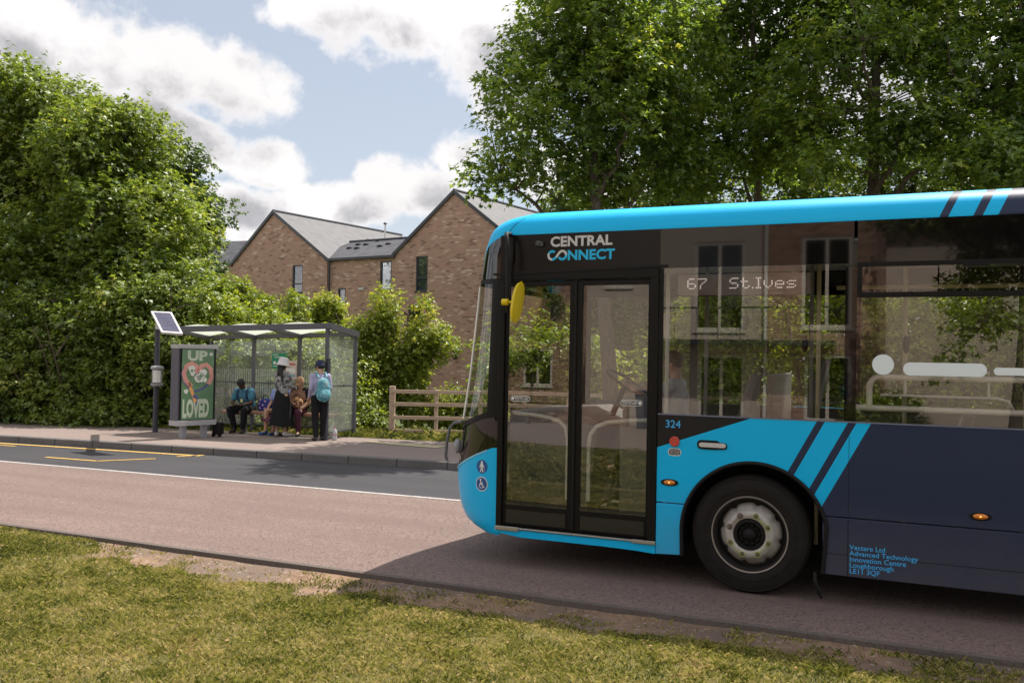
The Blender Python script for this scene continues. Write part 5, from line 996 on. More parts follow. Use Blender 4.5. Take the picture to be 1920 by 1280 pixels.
for k, (px_, D_, h_, lab) in enumerate(((1120, 31, 8.4, 'distant tree in the wood seen below the leafy maple crown'), (1340, 30, 9.0, 'distant tree in the wood behind the first bus window'), (1530, 29, 9.3, 'distant tree in the wood left of the forked trunk'), (1740, 28, 9.2, 'distant tree in the wood right of the forked trunk'), (1950, 27, 9.2, 'distant tree in the wood at the right picture edge'))):
    b_ = at(px_, 720, D_)*[1, 1, 0]; tree('wood_tree', lab, b_, [(b_[0], b_[1], h_*.62, 2.3, 1.6, h_*.38), (b_[0]+.9, b_[1], h_*.4, 2.2, 1.5, h_*.35), (b_[0]-1.2, b_[1], h_*.8, 1.2, 1.2, h_*.2)], 110, .62, 44, 8, .15, LM['mid'], 40+k, 'wood behind the tall trees', .12, lobed=False, nlimb=6, tone=.5)
# understorey behind the bus, seen through its windows
for k, (px_, D_, lab) in enumerate(((1010, 24, 'scrubby bush in the gap between bus front and tall trees'), (1330, 22, 'bush seen through the first bus window'), (1560, 21, 'bush seen through the bus behind the driver seat'), (1760, 20, 'bush seen through the luggage rack window'), (1960, 19.5, 'bush behind the bus at the right picture edge'))):
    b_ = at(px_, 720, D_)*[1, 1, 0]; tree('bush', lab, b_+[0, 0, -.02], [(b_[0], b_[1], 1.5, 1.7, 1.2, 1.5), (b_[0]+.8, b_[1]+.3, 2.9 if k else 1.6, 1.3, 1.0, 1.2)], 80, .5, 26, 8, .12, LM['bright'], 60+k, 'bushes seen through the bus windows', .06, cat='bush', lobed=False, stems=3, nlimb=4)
# left wood
G2 = 'trees massed left of the shelter'
tree('broadleaf_tree', 'tallest broad tree at the left picture edge', at(60, 745, 27)*[1, 1, 0],
     [px_ell(50, 330, 26.5, 170, 180), px_ell(-90, 300, 27, 180, 190), px_ell(110, 250, 26.5, 90, 85), px_ell(60, 520, 25, 150, 110), px_ell(120, 600, 23.5, 90, 80), px_ell(20, 185, 27, 75, 50)],
     150, .84, 74, 8, .15, LM['mid'], 31, G2, .26, nlimb=13, tone=.50)
tree('broadleaf_tree', 'second tree from the left with its top against the clouds', at(215, 740, 26)*[1, 1, 0],
     [px_ell(190, 320, 25.5, 110, 120), px_ell(150, 240, 26, 80, 60), px_ell(250, 420, 25, 120, 120), px_ell(230, 275, 25.5, 60, 60), px_ell(180, 520, 24.5, 130, 100), px_ell(285, 540, 24, 90, 70), px_ell(230, 590, 23, 90, 60)],
     115, .74, 72, 8, .145, LM['mid'], 32, G2, .2, nlimb=12, tone=.55)
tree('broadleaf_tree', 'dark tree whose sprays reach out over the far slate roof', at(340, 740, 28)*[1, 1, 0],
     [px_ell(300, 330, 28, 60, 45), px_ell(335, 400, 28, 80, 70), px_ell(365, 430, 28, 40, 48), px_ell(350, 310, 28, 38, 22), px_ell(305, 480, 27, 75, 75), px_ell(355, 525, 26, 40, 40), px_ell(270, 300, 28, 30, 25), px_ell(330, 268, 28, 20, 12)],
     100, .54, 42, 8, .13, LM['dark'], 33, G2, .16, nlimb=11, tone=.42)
for i, (px_, D_, lab) in enumerate(((-260, 28, 'broad tree left of the picture edge above the hedge'), (-520, 29, 'broad tree far left of the picture edge above the hedge'))):
    tree('broadleaf_tree', lab, at(px_, 745, D_)*[1, 1, 0], [px_ell(px_, 330, D_, 170, 190), px_ell(px_-60, 520, D_-1, 170, 150), px_ell(px_+60, 600, D_-2, 150, 110)], 150, .8, 50, 8, .17, LM['mid'], 36+i, G2, .24, lobed=False, nlimb=8)
G3 = 'hedge bushes along the back of the pavement'
k = 0
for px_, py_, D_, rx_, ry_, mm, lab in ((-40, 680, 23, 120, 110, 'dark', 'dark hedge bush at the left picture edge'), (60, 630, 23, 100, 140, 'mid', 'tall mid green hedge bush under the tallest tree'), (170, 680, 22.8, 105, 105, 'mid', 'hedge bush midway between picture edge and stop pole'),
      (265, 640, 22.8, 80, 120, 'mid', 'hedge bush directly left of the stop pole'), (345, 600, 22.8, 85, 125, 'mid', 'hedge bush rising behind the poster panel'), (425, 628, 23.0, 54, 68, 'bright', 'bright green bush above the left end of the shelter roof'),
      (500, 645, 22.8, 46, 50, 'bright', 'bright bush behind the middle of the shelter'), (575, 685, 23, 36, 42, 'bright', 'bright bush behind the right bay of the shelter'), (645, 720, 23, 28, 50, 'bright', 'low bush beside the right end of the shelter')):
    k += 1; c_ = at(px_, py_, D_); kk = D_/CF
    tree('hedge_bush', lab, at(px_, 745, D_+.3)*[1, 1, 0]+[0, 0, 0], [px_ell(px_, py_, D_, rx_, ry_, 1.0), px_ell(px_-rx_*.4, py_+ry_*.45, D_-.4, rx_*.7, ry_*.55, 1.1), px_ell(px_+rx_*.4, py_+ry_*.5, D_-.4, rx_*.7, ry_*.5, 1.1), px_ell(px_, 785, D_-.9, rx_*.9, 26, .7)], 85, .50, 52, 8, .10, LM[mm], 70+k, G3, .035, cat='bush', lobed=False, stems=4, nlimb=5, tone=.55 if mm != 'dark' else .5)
# upright sprays behind the shelter
for i, (px_, py_, h_) in enumerate(((438, 545, 30), (488, 562, 28), (555, 580, 34), (398, 545, 45))):
    tree('sapling', ['young tree over the second shelter bay', 'young tree beside the left gable window', 'slim young tree before the gable downpipe', 'young tree above the left shelter end'][i], at(px_, 745, 24)*[1, 1, 0], [px_ell(px_, py_, 24, 13, h_), px_ell(px_+8, py_+60, 24, 34, 40)], 46, .26, 22, 8, .105, LM['bright'], 120+i, 'young trees behind the shelter', .05, cat='tree', lobed=True, nlimb=6, tone=.5)
tree('field_maple', 'bright young maple with separate leaders between shelter and timber fence', at(755, 745, 24)*[1, 1, 0],
     [px_ell(730, 690, 23.8, 44, 62), px_ell(780, 665, 23.8, 34, 50), px_ell(722, 610, 23.8, 22, 45), px_ell(795, 600, 23.8, 18, 45), px_ell(690, 640, 23.8, 26, 50), px_ell(815, 640, 23.8, 26, 40), px_ell(700, 740, 23.5, 45, 40), px_ell(765, 750, 23.6, 40, 35), px_ell(727, 568, 23.8, 10, 14), px_ell(800, 560, 23.8, 7, 18)],
     150, .27, 30, 8, .095, LM['bright'], 141, None, .06, lobed=True, stems=3, nlimb=7, tone=.58)
for i, (px_, py_, rx_, ry_, D_, lab) in enumerate(((655, 640, 16, 22, 23.5, 'small shrub against the brick wall right of the shelter roof'), (850, 765, 60, 38, 23.8, 'weedy shrub behind the middle of the timber fence'), (905, 760, 40, 25, 26, 'shrub behind the fence where the bus windscreen hides it'), (615, 580, 23.8, 26, 25, 'little shrub top before the low brick wing'))):
    tree('shrub', lab, at(px_, 760, D_)*[1, 1, 0], [px_ell(px_, py_, D_, rx_, ry_), px_ell(px_, py_+30, D_, rx_*1.1, 22)], 60, .24, 23.8, 8, .085, LM['bright'], 150+i, 'shrubs in front of the brick building', .04, cat='shrub', lobed=False, stems=3, nlimb=4, tone=.6)
# ------------------------------------------------------------------ brick buildings
def brickmat(name, cols, mortar, bw=.215, bh=.070, axis='x'):
    m, nt, out = newmat(name); x, y, z = nt.sep(nt.obj()); h = {'x': x, 'y': y}[axis]
    row = nt.math('FLOOR', nt.math('DIVIDE', z, bh)); par = nt.math('MULTIPLY', nt.math('MODULO', nt.math('ABSOLUTE', row), 2.0), .5)
    hx = nt.math('ADD', nt.math('DIVIDE', h, bw), par); col = nt.math('FLOOR', hx)
    wn = nt.node('ShaderNodeTexWhiteNoise', noise_dimensions='2D'); nt.l.new(nt.comb(col, row, 0), wn.inputs['Vector'])
    c = nt.ramp(wn.outputs['Value'], cols)
    fx = nt.math('FRACT', hx); fz = nt.math('FRACT', nt.math('DIVIDE', z, bh)); mm = nt.math('MAXIMUM', nt.math('LESS_THAN', fx, .05), nt.math('LESS_THAN', fz, .15))
    patch = nt.noise(nt.obj(), .35, 4); c = nt.mix(.35, c, nt.ramp(patch, [(.3, tuple(.85*v for v in cols[2][1])), (.7, tuple(min(1, 1.15*v) for v in cols[2][1]))]), 'MIX')
    c = nt.mix(mm, c, mortar); pbsdf(nt, out, Base_Color=c, Roughness=.9, Normal=nt.bump(nt.math('SUBTRACT', 1.0, mm), .25, .01)); return m
BC = [(.0, (.16, .085, .06)), (.06, (.22, .125, .09)), (.12, (.42, .245, .175)), (.5, (.48, .28, .20)), (.9, (.54, .33, .24)), (.95, (.70, .52, .40)), (1, (.78, .62, .50))]
M_bx = brickmat('mixed_red_brick', BC, (.30, .23, .19)); M_by = brickmat('mixed_red_brick_side', BC, (.30, .23, .19), axis='y')
def slate(name, ax):
    m, nt, out = newmat(name); x, y, z = nt.sep(nt.obj()); h = {'x': x, 'y': y}[ax]; row = nt.math('FLOOR', nt.math('DIVIDE', z, .16)); hx = nt.math('ADD', nt.math('DIVIDE', h, .3), nt.math('MULTIPLY', nt.math('MODULO', nt.math('ABSOLUTE', row), 2.0), .5))
    wn = nt.node('ShaderNodeTexWhiteNoise', noise_dimensions='2D'); nt.l.new(nt.comb(nt.math('FLOOR', hx), row, 0), wn.inputs['Vector']); c = nt.ramp(wn.outputs['Value'], [(0, (.045, .044, .050)), (1, (.075, .073, .08))])
    e = nt.math('LESS_THAN', nt.math('FRACT', nt.math('DIVIDE', z, .16)), .14); c = nt.mix(e, c, (.045, .045, .05)); pbsdf(nt, out, Base_Color=c, Roughness=.6, Normal=nt.bump(nt.math('FRACT', nt.math('DIVIDE', z, .16)), .3, .01)); return m
M_sx, M_sy = slate('slate_roof', 'x'), slate('slate_roof_side', 'y')
M_fw = pm('window_frame_anthracite', (.035, .037, .045), .4); M_bl = pm('window_blind', (.26, .27, .30), .8, var=.25, scale=3); M_rm = pm('dark_room', (.03, .03, .035), .9)
M_wg = glass('house_window_glass', (.62, .66, .68), .06, .9)
P0 = at(741, 476, 38.0); yawB = math.atan2(-.139, .990)
HB1 = empty('brick_building', (P0[0], P0[1], 0), yawB, label='brick building with two steep gables and slate roofs behind the bus stop', cat='building')
def wall_with_holes(mb, u0, u1, z0, z1, holes, y, apex=None, mi=0, th=.12):
    us = sorted({u0, u1, *[h[0] for h in holes], *[h[1] for h in holes]}); zs = sorted({z0, z1, *[h[2] for h in holes], *[h[3] for h in holes]})
    for a, b in zip(us[:-1], us[1:]):
        for c, d in zip(zs[:-1], zs[1:]):
            if any(h[0]-1e-6 <= a and b <= h[1]+1e-6 and h[2]-1e-6 <= c and d <= h[3]+1e-6 for h in holes): continue
            mb.add([(a, y, c), (b, y, c), (b, y, d), (a, y, d)], [(0, 1, 2, 3)], mi)
    if apex: mb.add([(u0, y, z1), (u1, y, z1), (apex[0], y, apex[1])], [(0, 1, 2)], mi)
    for h in holes:
        a, b, c, d = h[:4]; mb.add([(a, y, c), (a, y, d), (a, y+th, d), (a, y+th, c), (b, y, c), (b, y, d), (b, y+th, d), (b, y+th, c)], [(0, 1, 2, 3), (7, 6, 5, 4), (1, 5, 6, 2), (0, 3, 7, 4)], mi)
def window(par, u0, u1, z0, z1, y, blind=1, bars=(), frame=M_fw, w=.055, th=.10):
    f = MB()
    for a in ((u0, z0, u0+w, z1), (u1-w, z0, u1, z1), (u0+w, z0, u1-w, z0+w), (u0+w, z1-w, u1-w, z1)): f.box((a[0], y+.02, a[1]), (a[2], y+th, a[3]))
    for k, v in bars:
        if k == 'h': f.box((u0+w, y+.025, v-w*.5), (u1-w, y+th-.01, v+w*.5))
        else: f.box((v-w*.5, y+.025, z0+w), (v+w*.5, y+th-.01, z1-w))
    f = f.build('window', frame, par); mb = MB(); mb.box((u0+w*.8, y+.06, z0+w*.8), (u1-w*.8, y+.066, z1-w*.8)); mb.build('pane', M_wg, f)
    mb = MB(); mb.box((u0, y+.10, z0), (u1, y+.13, z1)) if blind else mb.box((u0-.4, y+.9, z0-.4), (u1+.4, y+.93, z1+.4)); 
    mb.build('blind' if blind else 'room_back', M_bl if blind else M_rm, f)
    mb = MB(); mb.box((u0-.04, y-.035, z0-.06), (u1+.04, y+.05, z0)); mb.build('sill', frame, f)
WL = [(-5.88, -5.24, 4.55, 5.78)]; WM = [(-.84, -.23, 4.56, 5.76), (-3.18, -2.74, 3.50, 4.70)]; WR_ = [(1.10, 1.70, 4.47, 5.87), (.75, 1.41, 2.5, 3.93), (1.15, 1.75, .75, 1.75)]
ZG = -.2
mb = MB(); wall_with_holes(mb, -9.78, -3.78, ZG, 6.02, WL, 0, (-7.15, 8.22)); wall_with_holes(mb, -3.78, 0, ZG, 5.96, WM, .06); wall_with_holes(mb, 0, 6.1, ZG, 6.02, WR_, 0, (2.96, 8.32)); wall_with_holes(mb, -16, -9.78, ZG, 6.2, [(-12.6, -11.9, 4.3, 5.6)], 1.2)
mb.add([(6.1, 0, ZG), (14, 2.5, ZG), (14, 2.5, 5.9), (6.1, 2.5, 5.9), (6.1, 0, 6.02), (6.1, 2.5, ZG)], [(5, 1, 2, 3)]); mb.build('wall', M_bx, HB1)
mb = MB()
for u, y0, y1 in ((6.1, 0, 9), (-9.78, 0, 9), (-3.78, 0, .06), (0, 0, .06)): mb.add([(u, y0, ZG), (u, y1, ZG), (u, y1, 6.02), (u, y0, 6.02)], [(0, 1, 2, 3)])
mb.add([(-16, 9, ZG), (14, 9, ZG), (14, 9, 6), (-16, 9, 6)], [(0, 1, 2, 3)]); mb.build('side_wall', M_by, HB1)
def gable_roof(u0, ua_, u1, ze, za, y0, y1):
    mb = MB(); o = .10; sl = (za-ze)/(ua_-u0); sr = (za-ze)/(u1-ua_)
    for a, b, s_ in ((u0-o, ua_, sl), (u1+o, ua_, -sr)):
        z_a = za-abs(a-ua_)*abs(s_)+.06; zb = za+.06; mb.add([(a, y0-.06, z_a), (b, y0-.06, zb), (b, y1, zb), (a, y1, z_a), (a, y0-.06, z_a-.09), (b, y0-.06, zb-.09), (b, y1, zb-.09), (a, y1, z_a-.09)], [(0, 3, 2, 1), (4, 5, 6, 7), (0, 4, 7, 3), (3, 7, 6, 2)])
    rf = mb.build('roof', M_sy, HB1); mb = MB(); mb.bar((u0-o, y0-.07, ze-o*sl+.02), (ua_, y0-.07, za+.02), .04, .13); mb.bar((u1+o, y0-.07, ze-o*sr+.02), (ua_, y0-.07, za+.02), .04, .13); mb.build('verge_trim', M_fw, rf)
    mb = MB(); mb.tube([(ua_, y0-.05, za+.06), (ua_, y1, za+.06)], .075, 8); mb.build('ridge_tile', M_fw, rf)
gable_roof(-9.78, -7.15, -3.85, 6.02, 8.22, 0, 9); gable_roof(0, 2.96, 6.1, 6.02, 8.32, 0, 9)
mb = MB(); mb.add([(-4.9, .0, 5.98), (1.6, 0, 5.98), (1.6, 2.6, 7.05), (-4.9, 2.6, 7.05), (1.6, 6, 5.7), (-4.9, 6, 5.7)], [(0, 1, 2, 3), (3, 2, 4, 5)]); r2 = mb.build('roof', M_sx, HB1)
mb = MB(); mb.tube([(-4.9, 2.6, 7.06), (1.6, 2.6, 7.06)], .07, 8); mb.build('ridge_tile', M_fw, r2)
Bn = np.array((.139, .990, 0)); Bu = np.array((.990, -.139, 0)); rn = Bn*(-math.sin(math.atan2(1.07, 2.6)))+np.array((0, 0, math.cos(math.atan2(1.07, 2.6)))); pr = np.array((P0[0], P0[1], 5.98))
for px_, py_ in ((655, 466), (669, 466), (672, 459), (686, 459), (690, 451), (710, 451), (712, 462), (728, 458), (752, 447)):
    w = on_plane(px_, py_, pr, rn)-np.array((P0[0], P0[1], 0)); u, y, z = float(w@Bu), float(w@Bn), w[2]; mb = MB(); mb.ell((u, y, z+.02), (.17, .09, .06), 10, 5); mb.build('roof_vent', pm('vent_black', (.012, .012, .014), .6), r2)
mb = MB(); mb.add([(-16, 1.2, 6.2), (-9.5, 1.2, 6.2), (-8.5, 3.6, 7.55), (-16, 3.6, 7.75), (-8.5, 7, 6.2), (-16, 7, 6.2)], [(0, 1, 2, 3), (3, 2, 4, 5)]); mb.build('roof', M_sx, HB1)
mb = MB(); mb.add([(6.1, 2.5, 5.9), (14, 2.5, 5.9), (14, 5.5, 7.4), (6.1, 5.5, 7.4), (14, 9, 5.9), (6.1, 9, 5.9)], [(0, 1, 2, 3), (3, 2, 4, 5)]); mb.build('roof', M_sx, HB1)
mb = MB(); mb.bar((-3.86, -.05, 5.93), (.02, -.05, 5.93), .10, .10); mb.bar((-16, 1.12, 6.15), (-9.82, 1.12, 6.15), .10, .10); mb.build('gutter', M_fw, HB1)
mb = MB(); mb.tube([(-3.62, -.04, 5.9), (-3.62, -.03, ZG)], .045, 8); mb.tube([(-11.0, 1.13, 6.1), (-11.0, 1.13, ZG)], .045, 8); mb.build('downpipe', M_fw, HB1, smooth=50)
window(HB1, *WL[0], 0, 1, [('h', 4.95)]); window(HB1, *WM[0], .06, 1); window(HB1, *WM[1], .06, 0); window(HB1, *WR_[0], 0, 1, [('h', 5.0)]); window(HB1, *WR_[1], 0, 0, [('h', 3.0)]); window(HB1, *WR_[2], 0, 0); window(HB1, -12.6, -11.9, 4.3, 5.6, 1.2, 1)
mb = MB(); mb.box((-2.0, .02, 4.59), (-1.70, .06, 4.70)); mb.build('air_brick', pm('vent_white', (.55, .54, .52), .6), HB1)
mb = MB(); mb.tube([(3.18+.12*math.cos(a), -.07, 1.89+.12*math.sin(a)) for a in np.linspace(0, 6.28, 19)], .022, 6); mb.box((3.12, -.05, 1.83), (3.24, -.002, 1.95)); mb.build('wall_lamp', M_rub, HB1, smooth=60)
mb = MB(); mb.box((-9.79, -.012, .42), (6.11, -.001, .50)); mb.build('plinth_course', pm('plinth_brick', (.17, .10, .08), .9), HB1)
c_ = at(722, 441, 42); FL = root('flue_pipe', (c_[0], c_[1], c_[2]-1.0), label='thin white flue pipe with a cap rising behind the low slate roof', cat='flue')
mb = MB(); mb.tube([(c_[0], c_[1], c_[2]-1.0), (c_[0], c_[1], c_[2]+.5)], .035, 8); mb.build('pipe', M_wh, FL); mb = MB(); mb.lathe([(.09, 0), (.09, .03), (.02, .10), (.001, .1)], (c_[0], c_[1], c_[2]+.5), (0, 0, 1), 12); mb.build('cap', M_fw, FL)

# ------------------------------------------------------------------ what the bus glass mirrors: the other side of the road
tag(strip(lambda x: -11.6, lambda x: -3.55, -.02, XS).build('footpath', M_pave), kind='structure')
M_rend = pm('beige_render', (.50, .42, .36), .9, var=.06, scale=1.2, bump=.3, bscale=120); M_wf = pm('window_frame_stone', (.60, .55, .48), .5, var=.03)
BCp = [(.0, (.20, .12, .09)), (.10, (.26, .15, .11)), (.2, (.36, .21, .15)), (.5, (.42, .25, .18)), (.8, (.48, .30, .21)), (.9, (.55, .38, .28)), (1, (.60, .45, .35))]
M_b2 = brickmat('orange_brick', BCp, (.16, .12, .10))
def house(name, label, x0, x1, Yf, ztop, mat, wins, group='houses facing the bus stop'):
    h = empty(name, (x0, Yf, 0), math.pi, label=label, cat='house'); W = x1-x0      # local +x points to world -X, +y away from the road
    def L(x): return -(x-x0)
    hs = [(L(b), L(a), c, d) for a, b, c, d in wins]
    mb = MB(); wall_with_holes(mb, L(x1), L(x0), -.1, ztop, hs, 0); mb.add([(L(x1), 0, -.1), (L(x1), 8, -.1), (L(x1), 8, ztop), (L(x1), 0, ztop)], [(0, 1, 2, 3)]); mb.add([(L(x0), 0, -.1), (L(x0), 8, -.1), (L(x0), 8, ztop), (L(x0), 0, ztop)], [(0, 1, 2, 3)]); mb.build('wall', mat, h)
    mb = MB(); mb.add([(L(x1)-.2, -.3, ztop), (L(x0)+.2, -.3, ztop), (L(x0)+.2, 4, ztop+2.2), (L(x1)-.2, 4, ztop+2.2), (L(x0)+.2, 8.3, ztop), (L(x1)-.2, 8.3, ztop)], [(0, 1, 2, 3), (3, 2, 4, 5)]); mb.build('roof', M_sx, h)
    for a, b, c, d in hs: window(h, a, b, c, d, 0, 0, [('v', (a+b)/2)], frame=M_wf, w=.09)
    return h, L
hA, LA = house('rendered_house', 'beige rendered house with a dark balcony mirrored in the first bus window', -9.6, -4.43, -11.0, 7.6, M_rend, [(-6.34, -4.92, 2.72, 5.22), (-6.2, -4.9, .25, 2.05), (-9.0, -8.2, 4.0, 5.2)])
hB, LB_ = house('brick_house', 'orange brick house with a tall window mirrored beside the bus window pillar', -4.43, -1.5, -10.9, 7.8, M_b2, [(-3.39, -2.1, 2.8, 5.26), (-3.3, -2.1, .3, 2.1)])
house('brick_house', 'orange brick house mirrored in the front door leaf', -24, -10.6, -14.5, 6.5, M_b2, [(-13.2, -12.1, 3.4, 4.8), (-16.5, -15.3, 3.4, 4.8), (-13.2, -12.1, .9, 2.2)])
house('pale_house', 'pale house with small windows mirrored behind trees in the luggage rack window', -3.5, 14, -15.5, 6.0, M_rend, [(2.0, 3.0, 3.2, 4.6), (5.0, 6.0, 3.2, 4.6), (2.0, 3.2, .5, 2.2), (9, 10, 3.2, 4.6)])
bal = MB(); bal.box((-7.4, -10.99, 2.32), (-2.5, -10.2, 2.46)); BA = root('balcony', (-5, -10.6, 2.32), label='dark steel balcony across the rendered house and brick house fronts', cat='balcony'); bal.build('slab', M_fw, BA)
mb = MB(); mb.box((-7.4, -10.24, 3.30), (-2.5, -10.19, 3.35)); mb.box((-7.42, -10.99, 2.46), (-7.38, -10.2, 3.35)); [mb.box((x, -10.23, 2.46), (x+.018, -10.21, 3.30)) for x in np.arange(-7.3, -2.5, .6)]; mb.build('railing', M_fw, BA)
mb = MB(); mb.tube([(-4.32, -10.8, 0), (-4.32, -10.8, 7.6)], .05, 8); dp = mb.build('downpipe', M_wh, None); dp.name = 'rainwater_pipe'; tag(dp, 'white rainwater pipe where rendered house and brick house meet', 'pipe')
bn = root('wheelie_bin', (-7.25, -9.6, -.02), label='dark blue wheelie bin outside the rendered house', cat='bin')
mb = MB(); mb.prism([(-.24, 0), (.24, 0), (.29, .95), (-.29, .95)], (-.3, .3), lambda a, b, d: (-7.25+a, -9.6+d*(.8+.2*b), b)); mb.build('bin_body', pm('bin_blue', (.012, .02, .06), .5), bn, bevel=.02); mb = MB(); mb.box((-7.56, -9.92, .95), (-6.94, -9.26, 1.02)); mb.build('lid', pm('bin_blue', 0), bn, bevel=.015)
gw = MB(); gw.box((-12.6, -10.3, -.1), (-8.0, -10.05, .55)); tag(gw.build('garden_wall', M_b2), 'low orange brick garden wall in front of the rendered house', 'wall')
tree('street_tree', 'broad street tree mirrored over the luggage rack window', (1.6, -8.6, -.05), [(1.2, -8.6, 6.4, 2.6, 2.2, 1.8), (-.3, -8.4, 5.4, .9, 1.0, .8), (3.4, -8.8, 5.2, 2.0, 2, 1.8), (.7, -8.6, 3.4, 1.1, 1.2, .9), (2.6, -8.6, 7.2, 2, 2, 1.2), (1.6, -8.6, 4.4, 1.6, 1.4, .7), (.1, -8.8, 2.0, .6, .6, .5)], 170, .45, 36, 8, .13, LM['mid'], 201, None, .2, lobed=False, tone=.5)
tree('garden_tree', 'thin garden tree with layered branches mirrored in the front door leaf', (-10.7, -9.3, -.05), [(-10.6, -9.3, 2.6, 1.0, .9, .35), (-10.2, -9.3, 3.5, 1.1, .9, .4), (-11.2, -9.3, 1.8, .9, .8, .3), (-10.4, -9.3, 4.6, .9, .8, .5)], 60, .26, 24, 8, .10, LM['mid'], 202, None, .05, lobed=False, tone=.5)
for i, (x, y, r_) in enumerate(((-13.6, -9.8, 1.0), (3.5, -9.6, 1.2), (-1.2, -9.9, .7))): tree('shrub', ['rounded shrub on the far left beyond the garden wall', 'rounded shrub under the broad street tree', 'small shrub at the corner of the orange brick house'][i], (x, y, -.05), [(x, y, r_*.8, r_, r_*.8, r_*.8)], 60, .3, 24, 8, .09, LM['bright'], 210+i, 'shrubs in front of the mirrored houses', .04, cat='shrub', lobed=False, stems=3)

# ------------------------------------------------------------------ sky, sun, exposure
SUN = np.array((.35, 1.0, 0)); SUN = SUN/np.linalg.norm(SUN)*math.cos(R_(61)); SUN[2] = math.sin(R_(61))
W = bpy.data.worlds.new('World'); scene.world = W; W.use_nodes = True; W.node_tree.nodes.clear(); nt = NT(W.node_tree)
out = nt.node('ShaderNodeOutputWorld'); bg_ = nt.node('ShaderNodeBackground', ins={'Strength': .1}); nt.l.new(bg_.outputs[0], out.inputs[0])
sky = nt.node('ShaderNodeTexSky', sky_type='NISHITA', sun_disc=False, sun_elevation=R_(61), sun_rotation=math.atan2(.35, 1.0), altitude=50, air_density=1.0, dust_density=1.6, ozone_density=1.0)
dv = nt.n.new('ShaderNodeTexCoord').outputs['Generated']; x, y, z = nt.sep(dv)
az = nt.math('ARCTAN2', x, y); el = nt.math('ARCSINE', z)
BL = [(60, 60, 190, 85), (300, 130, 170, 85), (440, 165, 125, 65), (250, 210, 120, 45), (60, 150, 110, 60), (330, 250, 90, 45), (500, 305, 105, 45), (400, 290, 70, 45), (455, 410, 70, 55), (420, 380, 60, 45), (640, 385, 120, 48), (760, 350, 110, 60), (560, 400, 60, 35), (860, 290, 60, 50),
      (620, 20, 180, 50), (760, 40, 180, 85), (900, 90, 130, 90), (960, 190, 90, 60), (1030, 20, 160, 90), (1100, 330, 160, 60), (1350, 120, 260, 110), (1700, 120, 250, 150)]
def density(a_, e_, det=6):
    v = nt.comb(a_, e_, 0); n1 = nt.noise(v, 10.5, det, .60); n2 = nt.noise(v, 2.1, 2, .5); d = None
    # ripple the outline of every cloud with the noise before measuring it
    for px_, py_, rx, ry in BL:
        r_ = ray(px_, py_); r_ = r_/np.linalg.norm(r_); ba, be = math.atan2(r_[0], r_[1]), math.asin(r_[2]); k = 1/CF
        dx = nt.math('DIVIDE', nt.math('SUBTRACT', a_, ba), rx*k*.98); dy = nt.math('DIVIDE', nt.math('SUBTRACT', e_, be), ry*k*.98)
        q = nt.math('SUBTRACT', 1.0, nt.math('ADD', nt.math('MULTIPLY', dx, dx), nt.math('MULTIPLY', dy, dy)))
        d = q if d is None else nt.math('SMOOTH_MAX', d, q, .2)
    # elsewhere: scattered fair-weather cloud
    away = nt.math('MAXIMUM', nt.math('MULTIPLY', nt.math('SUBTRACT', nt.math('ABSOLUTE', nt.math('ADD', a_, .43)), .58), 4.0, clamp=True), nt.math('MULTIPLY', nt.math('SUBTRACT', e_, .42), 4.0, clamp=True))
    sc = nt.math('SUBTRACT', nt.math('MULTIPLY', n2, 5.0), 2.4)
    d = nt.math('ADD', nt.math('MULTIPLY', nt.math('MAXIMUM', d, -1.2), nt.math('SUBTRACT', 1.0, away)), nt.math('MULTIPLY', sc, away))
    return nt.math('ADD', d, nt.math('MULTIPLY', nt.math('SUBTRACT', n1, .5), 4.6)), n2
D0, n2 = density(az, el, 7); D1, _ = density(nt.math('ADD', az, .018), nt.math('ADD', el, .045), 5)
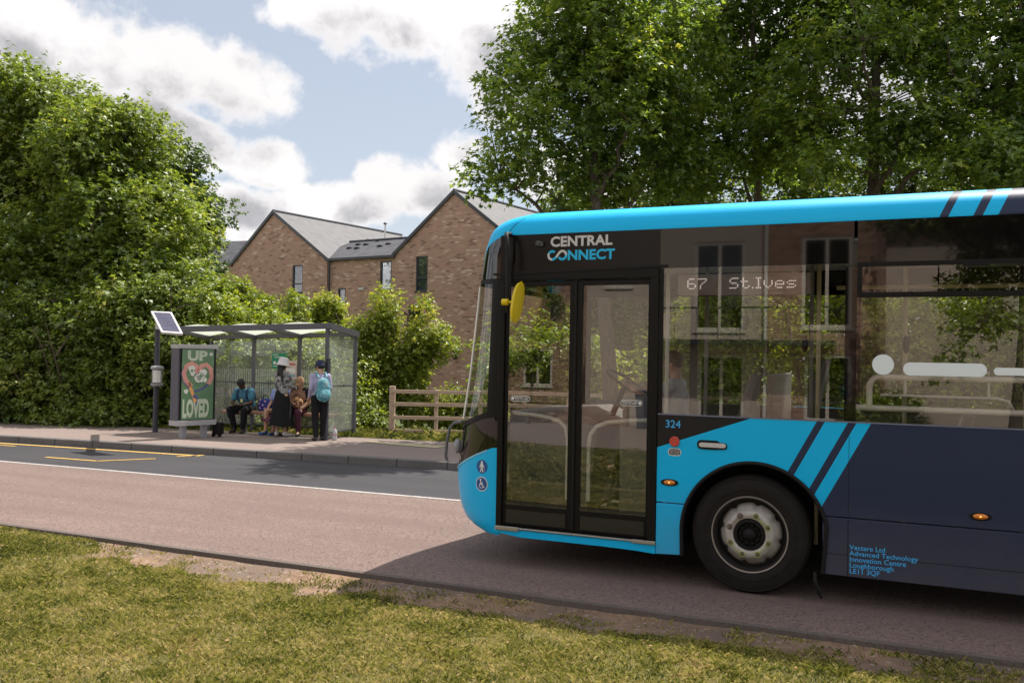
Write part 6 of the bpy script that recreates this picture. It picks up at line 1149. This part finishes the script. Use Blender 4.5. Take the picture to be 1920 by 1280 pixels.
def sstep(v, a, b): n = nt.node('ShaderNodeMapRange', interpolation_type='SMOOTHSTEP'); nt.set(n, 0, v); nt.set(n, 1, a); nt.set(n, 2, b); return n.outputs[0]
mask = sstep(D0, -.25, .50)
shade = nt.math('SUBTRACT', 1.0, nt.math('MULTIPLY', sstep(D1, -.5, 1.15), sstep(D0, .0, 1.1)))
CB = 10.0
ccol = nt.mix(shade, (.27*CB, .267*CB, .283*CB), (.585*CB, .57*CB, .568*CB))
dp_ = nt.n.new('ShaderNodeVectorMath'); dp_.operation = 'DOT_PRODUCT'; nt.set(dp_, 0, dv); dp_.inputs[1].default_value = tuple(SUN); sd_ = dp_.outputs['Value']
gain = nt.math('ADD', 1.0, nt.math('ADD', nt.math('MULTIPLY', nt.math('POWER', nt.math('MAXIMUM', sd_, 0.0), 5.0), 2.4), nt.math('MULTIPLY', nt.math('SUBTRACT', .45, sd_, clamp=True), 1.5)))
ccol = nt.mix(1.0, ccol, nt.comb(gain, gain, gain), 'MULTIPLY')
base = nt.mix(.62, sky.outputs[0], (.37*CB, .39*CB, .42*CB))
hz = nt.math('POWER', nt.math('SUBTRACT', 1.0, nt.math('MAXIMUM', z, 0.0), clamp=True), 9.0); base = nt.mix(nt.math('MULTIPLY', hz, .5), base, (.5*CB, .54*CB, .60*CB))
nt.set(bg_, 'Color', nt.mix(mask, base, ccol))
sl = bpy.data.lights.new('sun', 'SUN'); sl.energy = 4.2; sl.angle = R_(.55); sl.color = (1, .94, .85); so = bpy.data.objects.new('sun', sl); COL.objects.link(so); so.rotation_euler = Vector(SUN).to_track_quat('Z', 'Y').to_euler(); so.location = (10, 20, 30)
scene.view_settings.view_transform = 'Standard'; scene.view_settings.look = 'None'; scene.view_settings.exposure = .72; scene.view_settings.gamma = 1
scene.render.engine = 'CYCLES'; cy = scene.cycles; cy.max_bounces = 8; cy.transparent_max_bounces = 24; cy.transmission_bounces = 6; cy.glossy_bounces = 4; cy.diffuse_bounces = 3; cy.use_denoising = True; cy.sample_clamp_indirect = 8
for o in bpy.data.objects:
    if 'org' in o: del o['org']
